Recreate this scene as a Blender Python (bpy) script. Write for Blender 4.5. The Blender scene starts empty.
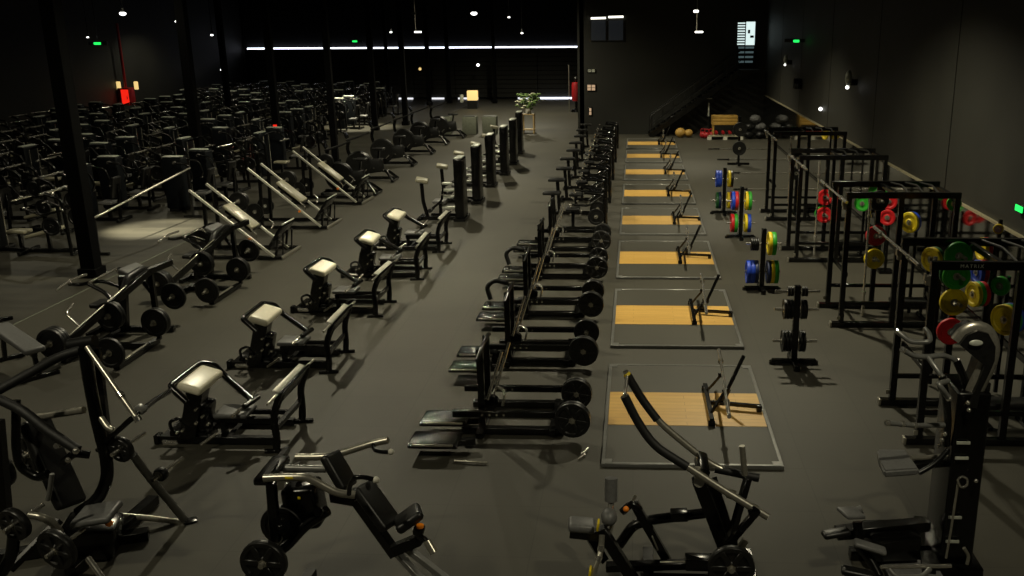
import bpy, bmesh, math, random
from mathutils import Vector, Matrix, Euler
random.seed(7)
sc = bpy.context.scene
COL = sc.collection.objects
V = Vector
PI = math.pi

# ------------------------------------------------------------------ materials
def mat(name, col, rough=.5, metal=0., var=.25, scale=14., bump=0., spec=.5, coat=0.):
    m = bpy.data.materials.new(name); m.use_nodes = True
    nt = m.node_tree; N = nt.nodes; L = nt.links
    p = N['Principled BSDF']
    tc = N.new('ShaderNodeTexCoord'); no = N.new('ShaderNodeTexNoise')
    no.inputs['Scale'].default_value = scale; no.inputs['Detail'].default_value = 4
    L.new(tc.outputs['Object'], no.inputs['Vector'])
    rp = N.new('ShaderNodeValToRGB')
    rp.color_ramp.elements[0].color = tuple(c * (1 - var) for c in col) + (1,)
    rp.color_ramp.elements[1].color = tuple(min(1, c * (1 + var)) for c in col) + (1,)
    rp.color_ramp.elements[0].position = .3; rp.color_ramp.elements[1].position = .7
    L.new(no.outputs['Fac'], rp.inputs['Fac']); L.new(rp.outputs['Color'], p.inputs['Base Color'])
    mr = N.new('ShaderNodeMapRange')
    mr.inputs['To Min'].default_value = max(.03, rough - .06); mr.inputs['To Max'].default_value = min(1, rough + .06)
    L.new(no.outputs['Fac'], mr.inputs['Value']); L.new(mr.outputs['Result'], p.inputs['Roughness'])
    p.inputs['Metallic'].default_value = metal
    p.inputs['Specular IOR Level'].default_value = spec
    p.inputs['Coat Weight'].default_value = coat
    if bump:
        b = N.new('ShaderNodeBump'); b.inputs['Strength'].default_value = bump; b.inputs['Distance'].default_value = .01
        L.new(no.outputs['Fac'], b.inputs['Height']); L.new(b.outputs['Normal'], p.inputs['Normal'])
    return m

def emit(name, col, s):
    m = bpy.data.materials.new(name); m.use_nodes = True
    p = m.node_tree.nodes['Principled BSDF']
    p.inputs['Base Color'].default_value = (*[c * .5 for c in col], 1)
    p.inputs['Emission Color'].default_value = (*col, 1); p.inputs['Emission Strength'].default_value = s
    return m

def floor_mat(name, c1, c2, seam, tile, rough, streak=False):
    m = bpy.data.materials.new(name); m.use_nodes = True
    nt = m.node_tree; N = nt.nodes; L = nt.links; p = N['Principled BSDF']
    tc = N.new('ShaderNodeTexCoord')
    br = N.new('ShaderNodeTexBrick'); br.offset = 0.5 if streak else 0.0
    br.inputs['Scale'].default_value = 1.0
    br.inputs['Mortar Size'].default_value = .006; br.inputs['Mortar Smooth'].default_value = .3
    br.inputs['Brick Width'].default_value = tile[0]; br.inputs['Row Height'].default_value = tile[1]
    br.inputs['Color1'].default_value = (*c1, 1); br.inputs['Color2'].default_value = (*c2, 1); br.inputs['Mortar'].default_value = (*seam, 1)
    L.new(tc.outputs['Object'], br.inputs['Vector'])
    no = N.new('ShaderNodeTexNoise'); no.inputs['Scale'].default_value = .45; no.inputs['Detail'].default_value = 5
    mp = N.new('ShaderNodeMapping'); mp.inputs['Scale'].default_value = (.4, 3, 1) if streak else (1, 1, 1)
    L.new(tc.outputs['Object'], mp.inputs['Vector']); L.new(mp.outputs['Vector'], no.inputs['Vector'])
    r = N.new('ShaderNodeMapRange'); r.inputs['To Min'].default_value = .55 if streak else .86; r.inputs['To Max'].default_value = 1.45 if streak else 1.14
    r.inputs['From Min'].default_value = .3; r.inputs['From Max'].default_value = .7
    L.new(no.outputs['Fac'], r.inputs['Value'])
    mx = N.new('ShaderNodeMixRGB'); mx.blend_type = 'MULTIPLY'; mx.inputs['Fac'].default_value = 1
    L.new(br.outputs['Color'], mx.inputs['Color1']); L.new(r.outputs['Result'], mx.inputs['Color2'])
    L.new(mx.outputs['Color'], p.inputs['Base Color'])
    p.inputs['Roughness'].default_value = rough
    p.inputs['Specular IOR Level'].default_value = .5 if streak else .35
    fn = N.new('ShaderNodeTexNoise'); fn.inputs['Scale'].default_value = 180
    L.new(tc.outputs['Object'], fn.inputs['Vector'])
    b = N.new('ShaderNodeBump'); b.inputs['Strength'].default_value = .12; b.inputs['Distance'].default_value = .004
    L.new(fn.outputs['Fac'], b.inputs['Height']); L.new(b.outputs['Normal'], p.inputs['Normal'])
    return m

M = dict(
    black=mat('black powder coat', (.0022, .0022, .002), .23, 0, .3),
    gloss=mat('glossy black paint', (.003, .003, .003), .13, 0, .3, 90, .35),
    dark=mat('charcoal paint', (.008, .008, .0075), .4),
    chrome=mat('chrome', (.85, .82, .74), .16, .9, .06),
    steel=mat('brushed steel', (.42, .4, .34), .3, .75, .12, 40),
    grey=mat('grey painted tube', (.19, .19, .18), .32, .4, .1),
    lighter=mat('worn black rubber', (.009, .009, .0085), .36, 0, .3, 40, .1),  # lighter than the plain rubber so the spokes show up
    satin=mat('satin steel rail', (.5, .49, .42), .45, .3, .1),
    rubber=mat('black rubber', (.0032, .0032, .003), .45, 0, .3, 40, .1),
    foam=mat('black foam grip', (.005, .005, .0047), .6, 0, .3, 60, .2),
    pad=mat('black vinyl', (.0055, .0055, .0052), .4, 0, .3, 30, .05),
    gpad=mat('grey vinyl', (.12, .12, .118), .45, 0, .15, 30, .05),
    beige=mat('vinyl with painted sheen', (.85, .8, .62), .34, 0, .04, 20, .02),  # grey beige pad whitened, the lamp sheen is put into its colour
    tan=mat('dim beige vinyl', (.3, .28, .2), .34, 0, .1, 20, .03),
    shroud=mat('blue black shroud', (.002, .0032, .0046), .5, 0, .3, spec=.22),
    label=mat('pale plate and glint', (.5, .52, .45), .35, .2, .35, 10),  # pale labels, brightened further to paint glints on machine tops
    red=mat('red rubber', (.5, .007, .011), .5, 0, .1),
    yellow=mat('yellow rubber', (.74, .56, .008), .5, 0, .1),
    blue=mat('blue rubber', (.01, .055, .5), .5, 0, .1),
    navy=mat('navy rubber', (.006, .016, .07), .5, 0, .1),
    green=mat('green rubber', (.02, .3, .016), .5, 0, .1),
    dgreen=mat('dark green rubber', (.006, .085, .02), .5, 0, .1),
    orange=mat('orange knob', (.9, .25, .01), .4, 0, .05),
    wall=mat('olive black wall panel', (.013, .0128, .0092), .62, 0, .18, .8),
    wallbk=mat('near black wall', (.011, .011, .008), .7, 0, .2, .6),
    seam=mat('wall seam', (.006, .006, .005), .8),
    ceil=mat('black ceiling', (.003, .003, .003), .9),
    trim=mat('pale brass trim', (.5, .45, .3), .35, .6, .1),
    mirror=mat('dark mirror', (.42, .42, .4), .03, 1, .02),
    brick=mat('column paint', (.0012, .0012, .0012), .85, spec=.08),
    cfloor=mat('concrete', (.06, .058, .046), .5),
    plant=mat('green leaf', (.12, .2, .05), .5, 0, .4),
    bloom=mat('pale blossom', (.7, .68, .5), .5, 0, .1),
    wood=mat('light wood', (.42, .3, .14), .45, 0, .2, 6),
    planter=mat('grey green planter', (.13, .14, .105), .6, 0, .15),
    crate=mat('ochre crate', (.42, .25, .05), .55, 0, .2, 5),
    white=mat('white paint', (.6, .58, .5), .5, 0, .1),
    sack=mat('grey sack', (.1, .1, .1), .7, 0, .4, 3),
    redbag=mat('red vinyl', (.3, .006, .009), .45),
    skin=mat('print grey', (.16, .16, .15), .5),
    e_slit=emit('daylight slit', (.82, .86, 1.0), 3.2),
    e_low=emit('daylight under door', (.85, .86, .9), 1.1),
    e_tube=emit('fluorescent tube', (1, .97, .82), 2.2),
    e_green=emit('exit sign glow', (.02, .9, .12), 1.4),
    e_spot=emit('spot lamp glow', (1, 1, .95), 3),
    e_warm=emit('warm lamp glow', (1, .7, .26), .9),
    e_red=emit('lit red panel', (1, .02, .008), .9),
    e_win=emit('stairwell daylight', (.75, .92, .9), 1.0),
    e_dim=emit('dim stairwell pane', (.2, .3, .32), .25),
    e_sign=emit('lit sign', (.9, .62, .4), .35),
    e_glass=emit('office glass glow', (.02, .024, .03), .25),
)
# platform oak strip
def oak():
    m = mat('oak boards', (.5, .3, .1), .42)
    nt = m.node_tree; N = nt.nodes; L = nt.links; p = N['Principled BSDF']
    tc = N.new('ShaderNodeTexCoord'); br = N.new('ShaderNodeTexBrick')
    br.inputs['Scale'].default_value = 1; br.inputs['Brick Width'].default_value = 1.4; br.inputs['Row Height'].default_value = .11
    br.inputs['Mortar Size'].default_value = .003
    br.inputs['Color1'].default_value = (.62, .38, .10, 1); br.inputs['Color2'].default_value = (.56, .33, .08, 1); br.inputs['Mortar'].default_value = (.36, .2, .05, 1)
    no = N.new('ShaderNodeTexNoise'); no.inputs['Scale'].default_value = 3; mp = N.new('ShaderNodeMapping'); mp.inputs['Scale'].default_value = (1, 14, 1)
    L.new(tc.outputs['Object'], br.inputs['Vector']); L.new(tc.outputs['Object'], mp.inputs['Vector']); L.new(mp.outputs['Vector'], no.inputs['Vector'])
    r = N.new('ShaderNodeMapRange'); r.inputs['To Min'].default_value = .8; r.inputs['To Max'].default_value = 1.2
    L.new(no.outputs['Fac'], r.inputs['Value'])
    mx = N.new('ShaderNodeMixRGB'); mx.blend_type = 'MULTIPLY'; mx.inputs['Fac'].default_value = 1
    L.new(br.outputs['Color'], mx.inputs['Color1']); L.new(r.outputs['Result'], mx.inputs['Color2'])
    L.new(mx.outputs['Color'], p.inputs['Base Color'])
    return m
M['oak'] = oak()
M['floor'] = floor_mat('rubber tile floor', (.052, .0485, .037), (.0490, .0457, .0348), (.038, .0355, .027), (1.0, 1.0), .62)
M['floorL'] = floor_mat('dark vinyl plank floor', (.045, .042, .032), (.034, .032, .0245), (.015, .0145, .011), (1.6, .22), .42, True)
M['mat'] = floor_mat('platform rubber', (.052, .049, .038), (.052, .049, .038), (.052, .049, .038), (5, 5), .6)

# ------------------------------------------------------------------ mesh helpers
def rotm(r):
    if r is None: return Matrix.Identity(3)
    if isinstance(r, Matrix): return r
    return Euler([math.radians(a) for a in r]).to_matrix()

def frame(d, up=(0, 0, 1)):
    d = V(d).normalized(); u = V(up)
    if abs(d.dot(u)) > .98: u = V((0, 1, 0))
    x = u.cross(d).normalized(); y = d.cross(x)
    return Matrix((x, y, d)).transposed()

class B:
    def __init__(s): s.bm = bmesh.new()
    def box(s, c, size, rot=None, bev=0., seg=2):
        m = Matrix.Translation(V(c)) @ rotm(rot).to_4x4() @ Matrix.Diagonal((*size, 1))
        r = bmesh.ops.create_cube(s.bm, size=1, matrix=m)
        if bev:
            es = list({e for v in r['verts'] for e in v.link_edges})
            bmesh.ops.bevel(s.bm, geom=es, offset=min(bev, min(size) * .49), segments=seg, affect='EDGES', profile=.5, clamp_overlap=True)
        return s
    def bar(s, p, q, w, h=None, up=(0, 0, 1), bev=.004):
        p, q = V(p), V(q); d = q - p
        return s.box((p + q) / 2, (w, h or w, d.length), frame(d, up), bev, 1)
    def cyl(s, p, q, r, r2=None, seg=14):
        p, q = V(p), V(q); d = q - p
        m = Matrix.Translation((p + q) / 2) @ frame(d).to_4x4()
        bmesh.ops.create_cone(s.bm, cap_ends=True, segments=seg, radius1=r, radius2=r if r2 is None else r2, depth=d.length, matrix=m)
        return s
    def ball(s, c, r, sc_=(1, 1, 1), seg=12):
        m = Matrix.Translation(V(c)) @ Matrix.Diagonal((*sc_, 1))
        bmesh.ops.create_uvsphere(s.bm, u_segments=seg, v_segments=max(6, seg * 2 // 3), radius=r, matrix=m); return s
    def lathe(s, prof, o=(0, 0, 0), axis=(0, 0, 1), seg=24):
        fm = frame(axis); rings = []
        for r, z in prof:
            rings.append([s.bm.verts.new(V(o) + fm @ V((max(r, .0005) * math.cos(2 * PI * k / seg), max(r, .0005) * math.sin(2 * PI * k / seg), z))) for k in range(seg)])
        for a, b in zip(rings, rings[1:]):
            for k in range(seg):
                s.bm.faces.new((a[k], a[(k + 1) % seg], b[(k + 1) % seg], b[k]))
        return s
    def tube(s, pts, r, fil=.08, seg=10, closed=False, flat=None):
        pts = [V(p) for p in pts]; path = []
        n = len(pts)
        for i, p in enumerate(pts):
            if (i == 0 or i == n - 1) and not closed: path.append(p); continue
            a, b = pts[i - 1], pts[(i + 1) % n]
            da, db = (a - p), (b - p)
            f = min(fil, da.length * .45, db.length * .45)
            A = p + da.normalized() * f; C = p + db.normalized() * f
            for k in range(6):
                t = k / 5; path.append(A * (1 - t) ** 2 + p * 2 * t * (1 - t) + C * t * t)
        m = len(path); rings = []; nv = None
        for i, p in enumerate(path):
            if closed: t = (path[(i + 1) % m] - path[i - 1])
            else: t = path[min(i + 1, m - 1)] - path[max(i - 1, 0)]
            t.normalize()
            if nv is None:
                nv = frame(t).col[0].copy()
            nv = (nv - t * nv.dot(t)).normalized(); bv = t.cross(nv)
            fx, fy = flat or (1, 1)
            rings.append([s.bm.verts.new(p + nv * (r * fx * math.cos(2 * PI * k / seg)) + bv * (r * fy * math.sin(2 * PI * k / seg))) for k in range(seg)])
        prs = list(zip(rings, rings[1:])) + ([(rings[-1], rings[0])] if closed else [])
        for a, b in prs:
            for k in range(seg):
                s.bm.faces.new((a[k], a[(k + 1) % seg], b[(k + 1) % seg], b[k]))
        if not closed:
            s.bm.faces.new(rings[0][::-1]); s.bm.faces.new(rings[-1])
        return s
    def prism(s, poly, z0, z1, m=None):
        m = m or Matrix.Identity(4)
        a = [s.bm.verts.new(m @ V((x, y, z0))) for x, y in poly]; b = [s.bm.verts.new(m @ V((x, y, z1))) for x, y in poly]
        n = len(poly)
        s.bm.faces.new(a[::-1]); s.bm.faces.new(b)
        for k in range(n): s.bm.faces.new((a[k], a[(k + 1) % n], b[(k + 1) % n], b[k]))
        return s

SPLIT = {'saddle', 'chrome_cap', 'wear_plate', 'frame_leg', 'left_leg', 'bolt', 'adjuster_knob', 'handle', 'weight_horn', 'yellow_collar', 'link', 'guide_rod', 'grip',
         'tower_marking', 'label_plate', 'chrome_sleeve', 'handle_cap', 'chrome_collar', 'front_leg', 'side_post', 'chin_handle', 'pivot', 'counter_bar', 'upper_arm', 'foot_cap', 'front_frame', 'pull_up_bar', 'slat', 'rail', 'treads', 'pictogram', 'base_strip', 'upright', 'brace'}
def islands(bm):
    bm.verts.ensure_lookup_table(); seen = set(); out = []
    for v in bm.verts:
        if v in seen: continue
        st = [v]; seen.add(v); comp = []
        while st:
            a = st.pop(); comp.append(a)
            for e in a.link_edges:
                w = e.other_vert(a)
                if w not in seen: seen.add(w); st.append(w)
        out.append(comp)
    return out
def obj(name, b, m, parent=None, loc=None):
    if name in SPLIT:
        isl = islands(b.bm)
        if len(isl) > 1:
            first = None
            for comp in isl:
                nb = B(); mp = {v: nb.bm.verts.new(v.co) for v in comp}; fs = {f for v in comp for f in v.link_faces}
                for f in fs: nb.bm.faces.new([mp[v] for v in f.verts])
                o = obj1(name, nb, m, parent, loc); first = first or o
                SPLITS.setdefault(first.name, []).append(o)
            b.bm.free(); return first
    return obj1(name, b, m, parent, loc)
SPLITS = {}
def obj1(name, b, m, parent=None, loc=None):
    bmesh.ops.recalc_face_normals(b.bm, faces=b.bm.faces)
    me = bpy.data.meshes.new(name); b.bm.to_mesh(me); b.bm.free()
    me.materials.append(M[m] if isinstance(m, str) else m)
    me.polygons.foreach_set('use_smooth', [True] * len(me.polygons)); me.set_sharp_from_angle(angle=math.radians(38))
    o = bpy.data.objects.new(name, me); COL.link(o)
    if parent: o.parent = parent
    if loc: o.location = loc
    return o

def tag(o, label, cat, group=None):
    o['label'] = label; o['category'] = cat
    if group: o['group'] = group
    return o

def thing(name, label, cat, loc=(0, 0, 0), rotz=0, group=None):
    o = bpy.data.objects.new(name, None); COL.link(o); o.empty_display_size = .1
    o.location = loc; o.rotation_euler = (0, 0, rotz)
    return tag(o, label, cat, group)

def struct(name, b, m, parent=None):
    o = obj(name, b, m, parent)
    if not parent: o['kind'] = 'structure'
    return o

def dup(root, loc, rotz=None, label=None, group=None, parent=None):
    r = root.copy(); COL.link(r)
    r.parent = parent
    if parent is None:
        r.location = loc
        if rotz is not None: r.rotation_euler = (0, 0, rotz)
        if label: r['label'] = label
        if group: r['group'] = group
    for ch in list(root.children):
        dup(ch, None, parent=r)
    return r

ORD = ['first', 'second', 'third', 'fourth', 'fifth', 'sixth', 'seventh', 'eighth', 'ninth', 'tenth', 'eleventh', 'twelfth']

# ------------------------------------------------------------------ camera
cd = bpy.data.cameras.new('camera'); cam = bpy.data.objects.new('camera', cd); COL.link(cam); sc.camera = cam
PIT, YAW, ROLL, F, CX = .2754973, .0502559, -.00672119, 933.14, 589.1
fwd = V((-math.sin(YAW) * math.cos(PIT), math.cos(YAW) * math.cos(PIT), -math.sin(PIT)))
r0 = V((math.cos(YAW), math.sin(YAW), 0)); u0 = r0.cross(fwd)
rr = r0 * math.cos(ROLL) + u0 * math.sin(ROLL); uu = -r0 * math.sin(ROLL) + u0 * math.cos(ROLL)
cam.matrix_world = Matrix.Translation((0, 0, 5)) @ Matrix((rr, uu, -fwd)).transposed().to_4x4()
cd.sensor_width = 36; cd.lens = F / 1024 * 36; cd.shift_x = (512 - CX) / 1024; cd.clip_end = 300

# ------------------------------------------------------------------ setting
XR, YB, YF, XL = 5.95, 44.3, 66.0, -27.5
struct('floor', B().box((-2.45, 31, -.05), (16.8, 78, .1)), 'floor')
struct('floor', B().box((-19.3, 31, -.05), (16.9, 78, .1)), 'floorL')
struct('trim_1', B().box((-10.85, 14, .003), (.03, 18, .006)), 'planter')
struct('ceiling', B().box((-10.8, 31, 7.3), (34, 80, .2)), 'ceil')
# right wall: panels with dark joints
b = B(); ys = [-8, 3.5, 8.2, 13.1, 18.1, 23.9, 29.6, 34.9, 39.6, YB]
for a, c in zip(ys, ys[1:]): b.box((XR + .1, (a + c) / 2, 3.6), (.2, c - a - .05, 7.2))
struct('wall_right', b, 'wall')
b = B(); b.box((XR + .22, 18, 3.6), (.05, 54, 7.2)); struct('wall_right_backing', b, 'seam')
struct('trim_2', B().box((XR - .03, 18, 1.82), (.06, 53, .035)), 'trim')
tag(obj('wall_mirror', B().box((XR - .012, 18, .95), (.02, 52.6, 1.7)), 'mirror'), 'long dark mirror under the pale trim on the right wall', 'mirror')
struct('baseboard_right', B().box((XR - .02, 18, .05), (.04, 52.6, .1)), 'black')
struct('wall_back', B().box((1.7, YB + .15, 3.6), (8.6, .3, 7.2)), 'wallbk')
struct('wall_inner', B().box((-2.55, 55.3, 3.6), (.3, 22, 7.2)), 'wallbk')
struct('wall_far', B().box((-15.1, YF + .4, 5.45), (25.4, .3, 3.8)), 'ceil')
struct('wall_left', B().box((XL - .1, 29, 3.6), (.2, 75, 7.2)), 'wall')
struct('wall_near', B().box((-10.8, -9, 3.6), (34, .2, 7.2)), 'ceil')
# roller doors in the far wall, daylight through the gaps above and below
dx = [-27.1, -24.2, -21.3, -18.4, -15.5, -12.6, -9.7, -6.8, -3.85]
for i, (a, c) in enumerate(zip(dx, dx[1:])):
    n = f'door_{i+1}'
    b = B()
    for k in range(11): b.box(((a + c) / 2, YF + .1, .12 + .305 * k + .145), (c - a - .02, .1, .295), None, .02, 1)
    struct(n, b, 'wallbk')
struct('trim_3', B().box((-15.5, YF + .12, 3.5), (23.3, .06, .12)), 'e_slit')  # glowing strip stands in for daylight through the upper gap
for i, (a, c) in enumerate(((-16.75, -15.6), (-14.4, -13.4), (-12.4, -11.0), (-8.2, -7.4), (-6.8, -3.85))):
    struct(f'trim_{4+i}', B().box(((a + c) / 2, YF - .02, .06), (c - a, .1, .11)), 'e_slit' if i == 4 else 'e_low')  # glowing strips stand in for daylight under the doors
# stairwell window high on the back wall with dark louvres
wx, wz = 5.02, 4.13
w = struct('window_2', B().box((wx, YB - .03, wz), (.86, .05, 2.0)), 'seam')
struct('pane', B().box((wx + .16, YB - .075, wz + .42), (.42, .04, 1.02)), 'e_win', w)
b = B()
for k in range(9): b.box((wx - .24, YB - .075, wz + .87 - .115 * k), (.34, .04, .055))
struct('slat', b, 'e_win', w)
b = B()
for k in range(4): b.box((wx, YB - .075, wz - .2 - .21 * k), (.7 - .02 * k, .04, .085))
struct('slat', b, 'e_dim', w)
b = B(); b.box((wx - .06, YB - .1, wz), (.04, .05, 2.0)); b.box((wx + .1, YB - .11, wz + .5), (.1, .03, .16)); b.box((wx + .24, YB - .11, wz + .28), (.16, .03, .1))
struct('mullion', b, 'seam', w)
# office windows under two fluorescent strips
for i, x in enumerate((-1.72, -.92)):
    w = struct(f'window_{3+i}', B().box((x, YB - .03, 4.72), (.74, .05, .95)), 'seam')
    struct('pane', B().box((x, YB - .06, 4.72), (.66, .02, .87)), 'e_glass', w)
    t = thing('ceiling_light', ('left' if i == 0 else 'right') + ' of two bright fluorescent strips above the upper office window', 'light', (x, YB - .1, 5.26 + .05 * i), 0, 'fluorescent strips')
    obj('tube', B().cyl((-.34, 0, 0), (.34, 0, .015), .05), 'e_tube', t); obj('housing', B().box((0, .02, .06), (.74, .1, .04)), 'dark', t)

# columns
cols = [((-11.3, 18.3), .3), ((-14.8, 31.0), .3), ((-13.28, 34.3), .24), ((-11.16, 34.3), .22), ((-12.9, 46.2), .26), ((-11.95, 48.6), .26),
        ((-13.4, 61.2), .26), ((-12.4, 62.7), .26), ((-20.4, 46.6), .26), ((-9.3, 62.5), .2), ((-16.4, 62.5), .2)]
for i, ((x, y), s) in enumerate(cols):
    b = B(); b.box((0, 0, 3.6), (s, s, 7.2), None, .012, 1); b.box((0, 0, .1), (s + .1, s + .1, .2), None, .01, 1)
    o = struct(f'column_{i+1}', b, 'brick'); o.location = (x, y, 0)

# staircase in front of the back wall
t = thing('staircase', 'dark straight staircase climbing right along the back wall', 'staircase', (.7, 43.7, 0))
b = B(); n = 17
for k in range(n): b.box((.115 + k * .235, 0, .17 * (k + 1)), (.27, .9, .04))
obj('treads', b, 'dark', t)
for y in (-.46, .46):
    obj('stringer', B().bar((-.05, y, .02), (n * .235, y, .17 * n + .02), .05, .26), 'black', t)
    b = B(); b.tube([(0, y, .0), (.0, y, .95), (n * .235, y, .17 * n + .95)], .025)
    for k in range(0, n, 2): b.cyl((.1 + k * .235, y, .17 * k), (.1 + k * .235, y, .17 * k + 1.0), .014, seg=8)
    b.tube([(0, y, .5), (n * .235, y, .17 * n + .5)], .016)
    obj('handrail', b, 'dark', t)
obj('landing', B().box((4.4, 0, 2.95), (.9, .95, .08)), 'dark', t)

# small lamps and signs
def ceiling_spot(x, y, z, label, m='e_spot', s=1.):
    t = thing('spot_lamp', label, 'lamp', (x, y, z), 0, 'ceiling spot lamps')
    obj('stem', B().cyl((0, 0, .06), (0, 0, 7.2 - z), .012, seg=8), 'black', t)
    obj('housing', B().cyl((0, .0, -.02), (0, .02, .12), .07 * s, .05 * s), 'black', t)
    obj('lens', B().ball((0, -.03, -.05), .065 * s, (1.4, 1, .8)), m, t)
for (x, y, z), lb, s in (
    ((-16.198, 30, 5.467), 'bright spot lamp hanging above the red hose cabinet', 1.2), ((-16.416, 34, 5.240), 'small spot lamp hanging right of the red pipe', .8),
    ((-6.035, 36, 5.465), 'bright spot lamp hanging above middle of the roller doors', 1.35), ((-19.664, 44, 4.676), 'dim spot lamp on the thin dark drop pole', .8),
    ((-23.265, 40, 4.655), 'tiny spot lamp just above the left exit sign', .6), ((-5.254, 40, 5.348), 'faint spot lamp right of the brightest door lamp', .6),
    ((-11.252, 44, 4.758), 'faint spot lamp right of the middle exit sign', .7), ((-5.203, 44, 4.677), 'faint spot lamp above right end of the door slit', .7)):
    ceiling_spot(x, y, z, lb, s=s)
for (x, y, z), lb in (((2.588, 40, 4.662), 'bright linear pendant lamp in front of the back wall'), ((-10.001, 44, 4.707), 'bright linear pendant lamp in front of the roller doors')):
    t = thing('pendant_lamp', lb, 'lamp', (x, y, z), 0, 'linear pendant lamps')
    obj('cord', B().cyl((-.1, 0, .03), (-.1, 0, 7.2 - z), .012, seg=6), 'steel', t)
    obj('tube', B().box((0, 0, 0), (.34, .06, .07), None, .02), 'e_spot', t)
    obj('junction_box', B().box((-.14, 0, .82), (.2, .08, .1), None, .02), 'e_spot' if x > 0 else 'dark', t)
for (x, y, z), rz, lb in (((-22.873, 40, 4.365), 0, 'green exit sign hanging over the left machine rows'), ((-17.675, 60, 4.078), 0, 'green exit sign hanging in front of the roller doors')):
    t = thing('exit_sign', lb, 'sign', (x, y, z), rz, 'green exit signs')
    obj('housing', B().box((0, 0, 0), (.95 if y > 50 else .8, .1, .16), None, .02), 'dark', t)
    obj('glow_panel', B().box((0, -.06, -.02), (.3, .02, .1)), 'e_green', t)
    obj('rod', B().cyl((0, 0, .08), (0, 0, 7.2 - z), .012, seg=6), 'black', t)
t = thing('exit_sign', 'small green exit sign high on the right wall', 'sign', (XR - .06, 34.4, 4.4), 0, 'green exit signs')
obj('housing', B().box((-.3, 0, 0), (.7, .08, .12), None, .02), 'dark', t); obj('glow_panel', B().box((-.24, -.05, -.02), (.2, .02, .09)), 'e_green', t)
t = thing('exit_sign', 'green wall light low on right wall near the photo edge', 'sign', (XR - .05, 14.35, 2.25), 0, 'green exit signs')
obj('housing', B().box((0, 0, 0), (.08, .34, .14), None, .02), 'dark', t); obj('glow_panel', B().box((-.045, -.02, 0), (.02, .26, .09)), 'e_green', t)
# wall speaker lamps on the right wall
for y, z, s, lb in ((26, 3.5, 1., 'white wall lamp on black bracket on right wall, nearer one'), (37, 3.6, .8, 'small wall lamp on black bracket on right wall, farther one')):
    t = thing('wall_lamp', lb, 'lamp', (XR, y, z), 0, 'right wall lamps')
    obj('bracket', B().box((-.1, 0, -.05), (.22, .16, .16), None, .02), 'black', t)
    obj('shade', B().ball((-.24, -.05, .06), .12 * s, (.8, .8, 1.8)), 'label', t)
    obj('bulb', B().ball((-.26, -.05, -.18 * s), .05 * s), 'e_spot', t)
for y, z, lb in ((34.5, 2.9, 'black box loudspeaker on far part of right wall'),):
    tag(obj('loudspeaker', B().box((XR - .15, y, z), (.26, .3, .36), None, .02), 'black'), lb, 'loudspeaker')
tag(obj('alarm_light', B().ball((XR - .06, 30.5, 2.35), .06), 'e_spot'), 'tiny white alarm light on right wall above the trim', 'light')
# red pipe and hose cabinet on the left wall
tag(obj('sprinkler_pipe', B().tube([(XL + .3, 49.6, 1.7), (XL + .3, 49.6, 5.2)], .07), 'redbag'), 'tall red sprinkler pipe on the left wall', 'pipe')
t = thing('hose_cabinet', 'glowing red fire hose cabinet under the red pipe', 'cabinet', (XL + .35, 49.5, 1.3))
obj('body', B().box((0, 0, .15), (.62, .6, .9), None, .02), 'redbag', t); obj('door', B().box((.08, -.31, .15), (.4, .03, .75), None, .01), 'e_red', t); obj('handle', B().box((.2, -.34, .1), (.03, .03, .16)), 'steel', t)
for dx_, lb in ((-.2, 'yellow lamp left of the red pipe'), (.75, 'yellow lamp right of the red pipe')):
    t = thing('wall_lamp', lb, 'lamp', (XL + .3 + dx_, 49.3, 2.0), 0, 'yellow lamps by the red pipe')
    obj('bracket', B().box((-.0, .1, 0), (.1, .2, .1)), 'black', t); obj('bulb', B().box((0, 0, .03), (.22, .1, .42), None, .04), 'e_warm', t)
for (x, y, z), lb in (((-28.553, 55, 2.517), 'pale yellow light box on left wall right of the red pipe'), ((-26.426, 60, 2.334), 'white light on left wall near its far corner'), ((-27.697, 60, 2.090), 'dim yellow light on left wall near its far corner'), ((-14.547, 64, 2.165), 'small orange lamp beside the roller door'), ((-10.596, 64, 2.410), 'tiny white light on the roller door')):
    tag(obj('wall_light', B().ball((x, y, z), .1), 'e_warm' if 'ellow' in lb or 'orange' in lb else 'e_spot'), lb, 'light')
# signs on the left end of the back wall
for (x, y, z), w, h, lb, m in (((-2.058, 44, 2.927), .4, .16, 'two pale pictograms on back wall above the orange notice', 'label'), ((-2.063, 44, 2.160), .44, .32, 'orange lit notice on left end of back wall', 'e_sign'), ((-2.116, 44, 1.065), .16, .4, 'small pink and white fire notice low on back wall', 'e_sign')):
    t = thing('wall_sign', lb, 'sign', (x, YB - .02, z), 0, 'signs at left end of back wall')
    obj('plate', B().box((0, 0, 0), (w, .03, h), None, .005), 'black', t)
    b = B(); k = 2 if w > .42 or h < .2 else 1
    for i in range(k):
        for j in range(2): b.box(((i - (k - 1) / 2) * w * .45, -.025, (j - .5) * h * .42), (w * .36 / (1 if k > 1 else .6), .02, h * .36))
    obj('pictogram', b, m, t)

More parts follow.
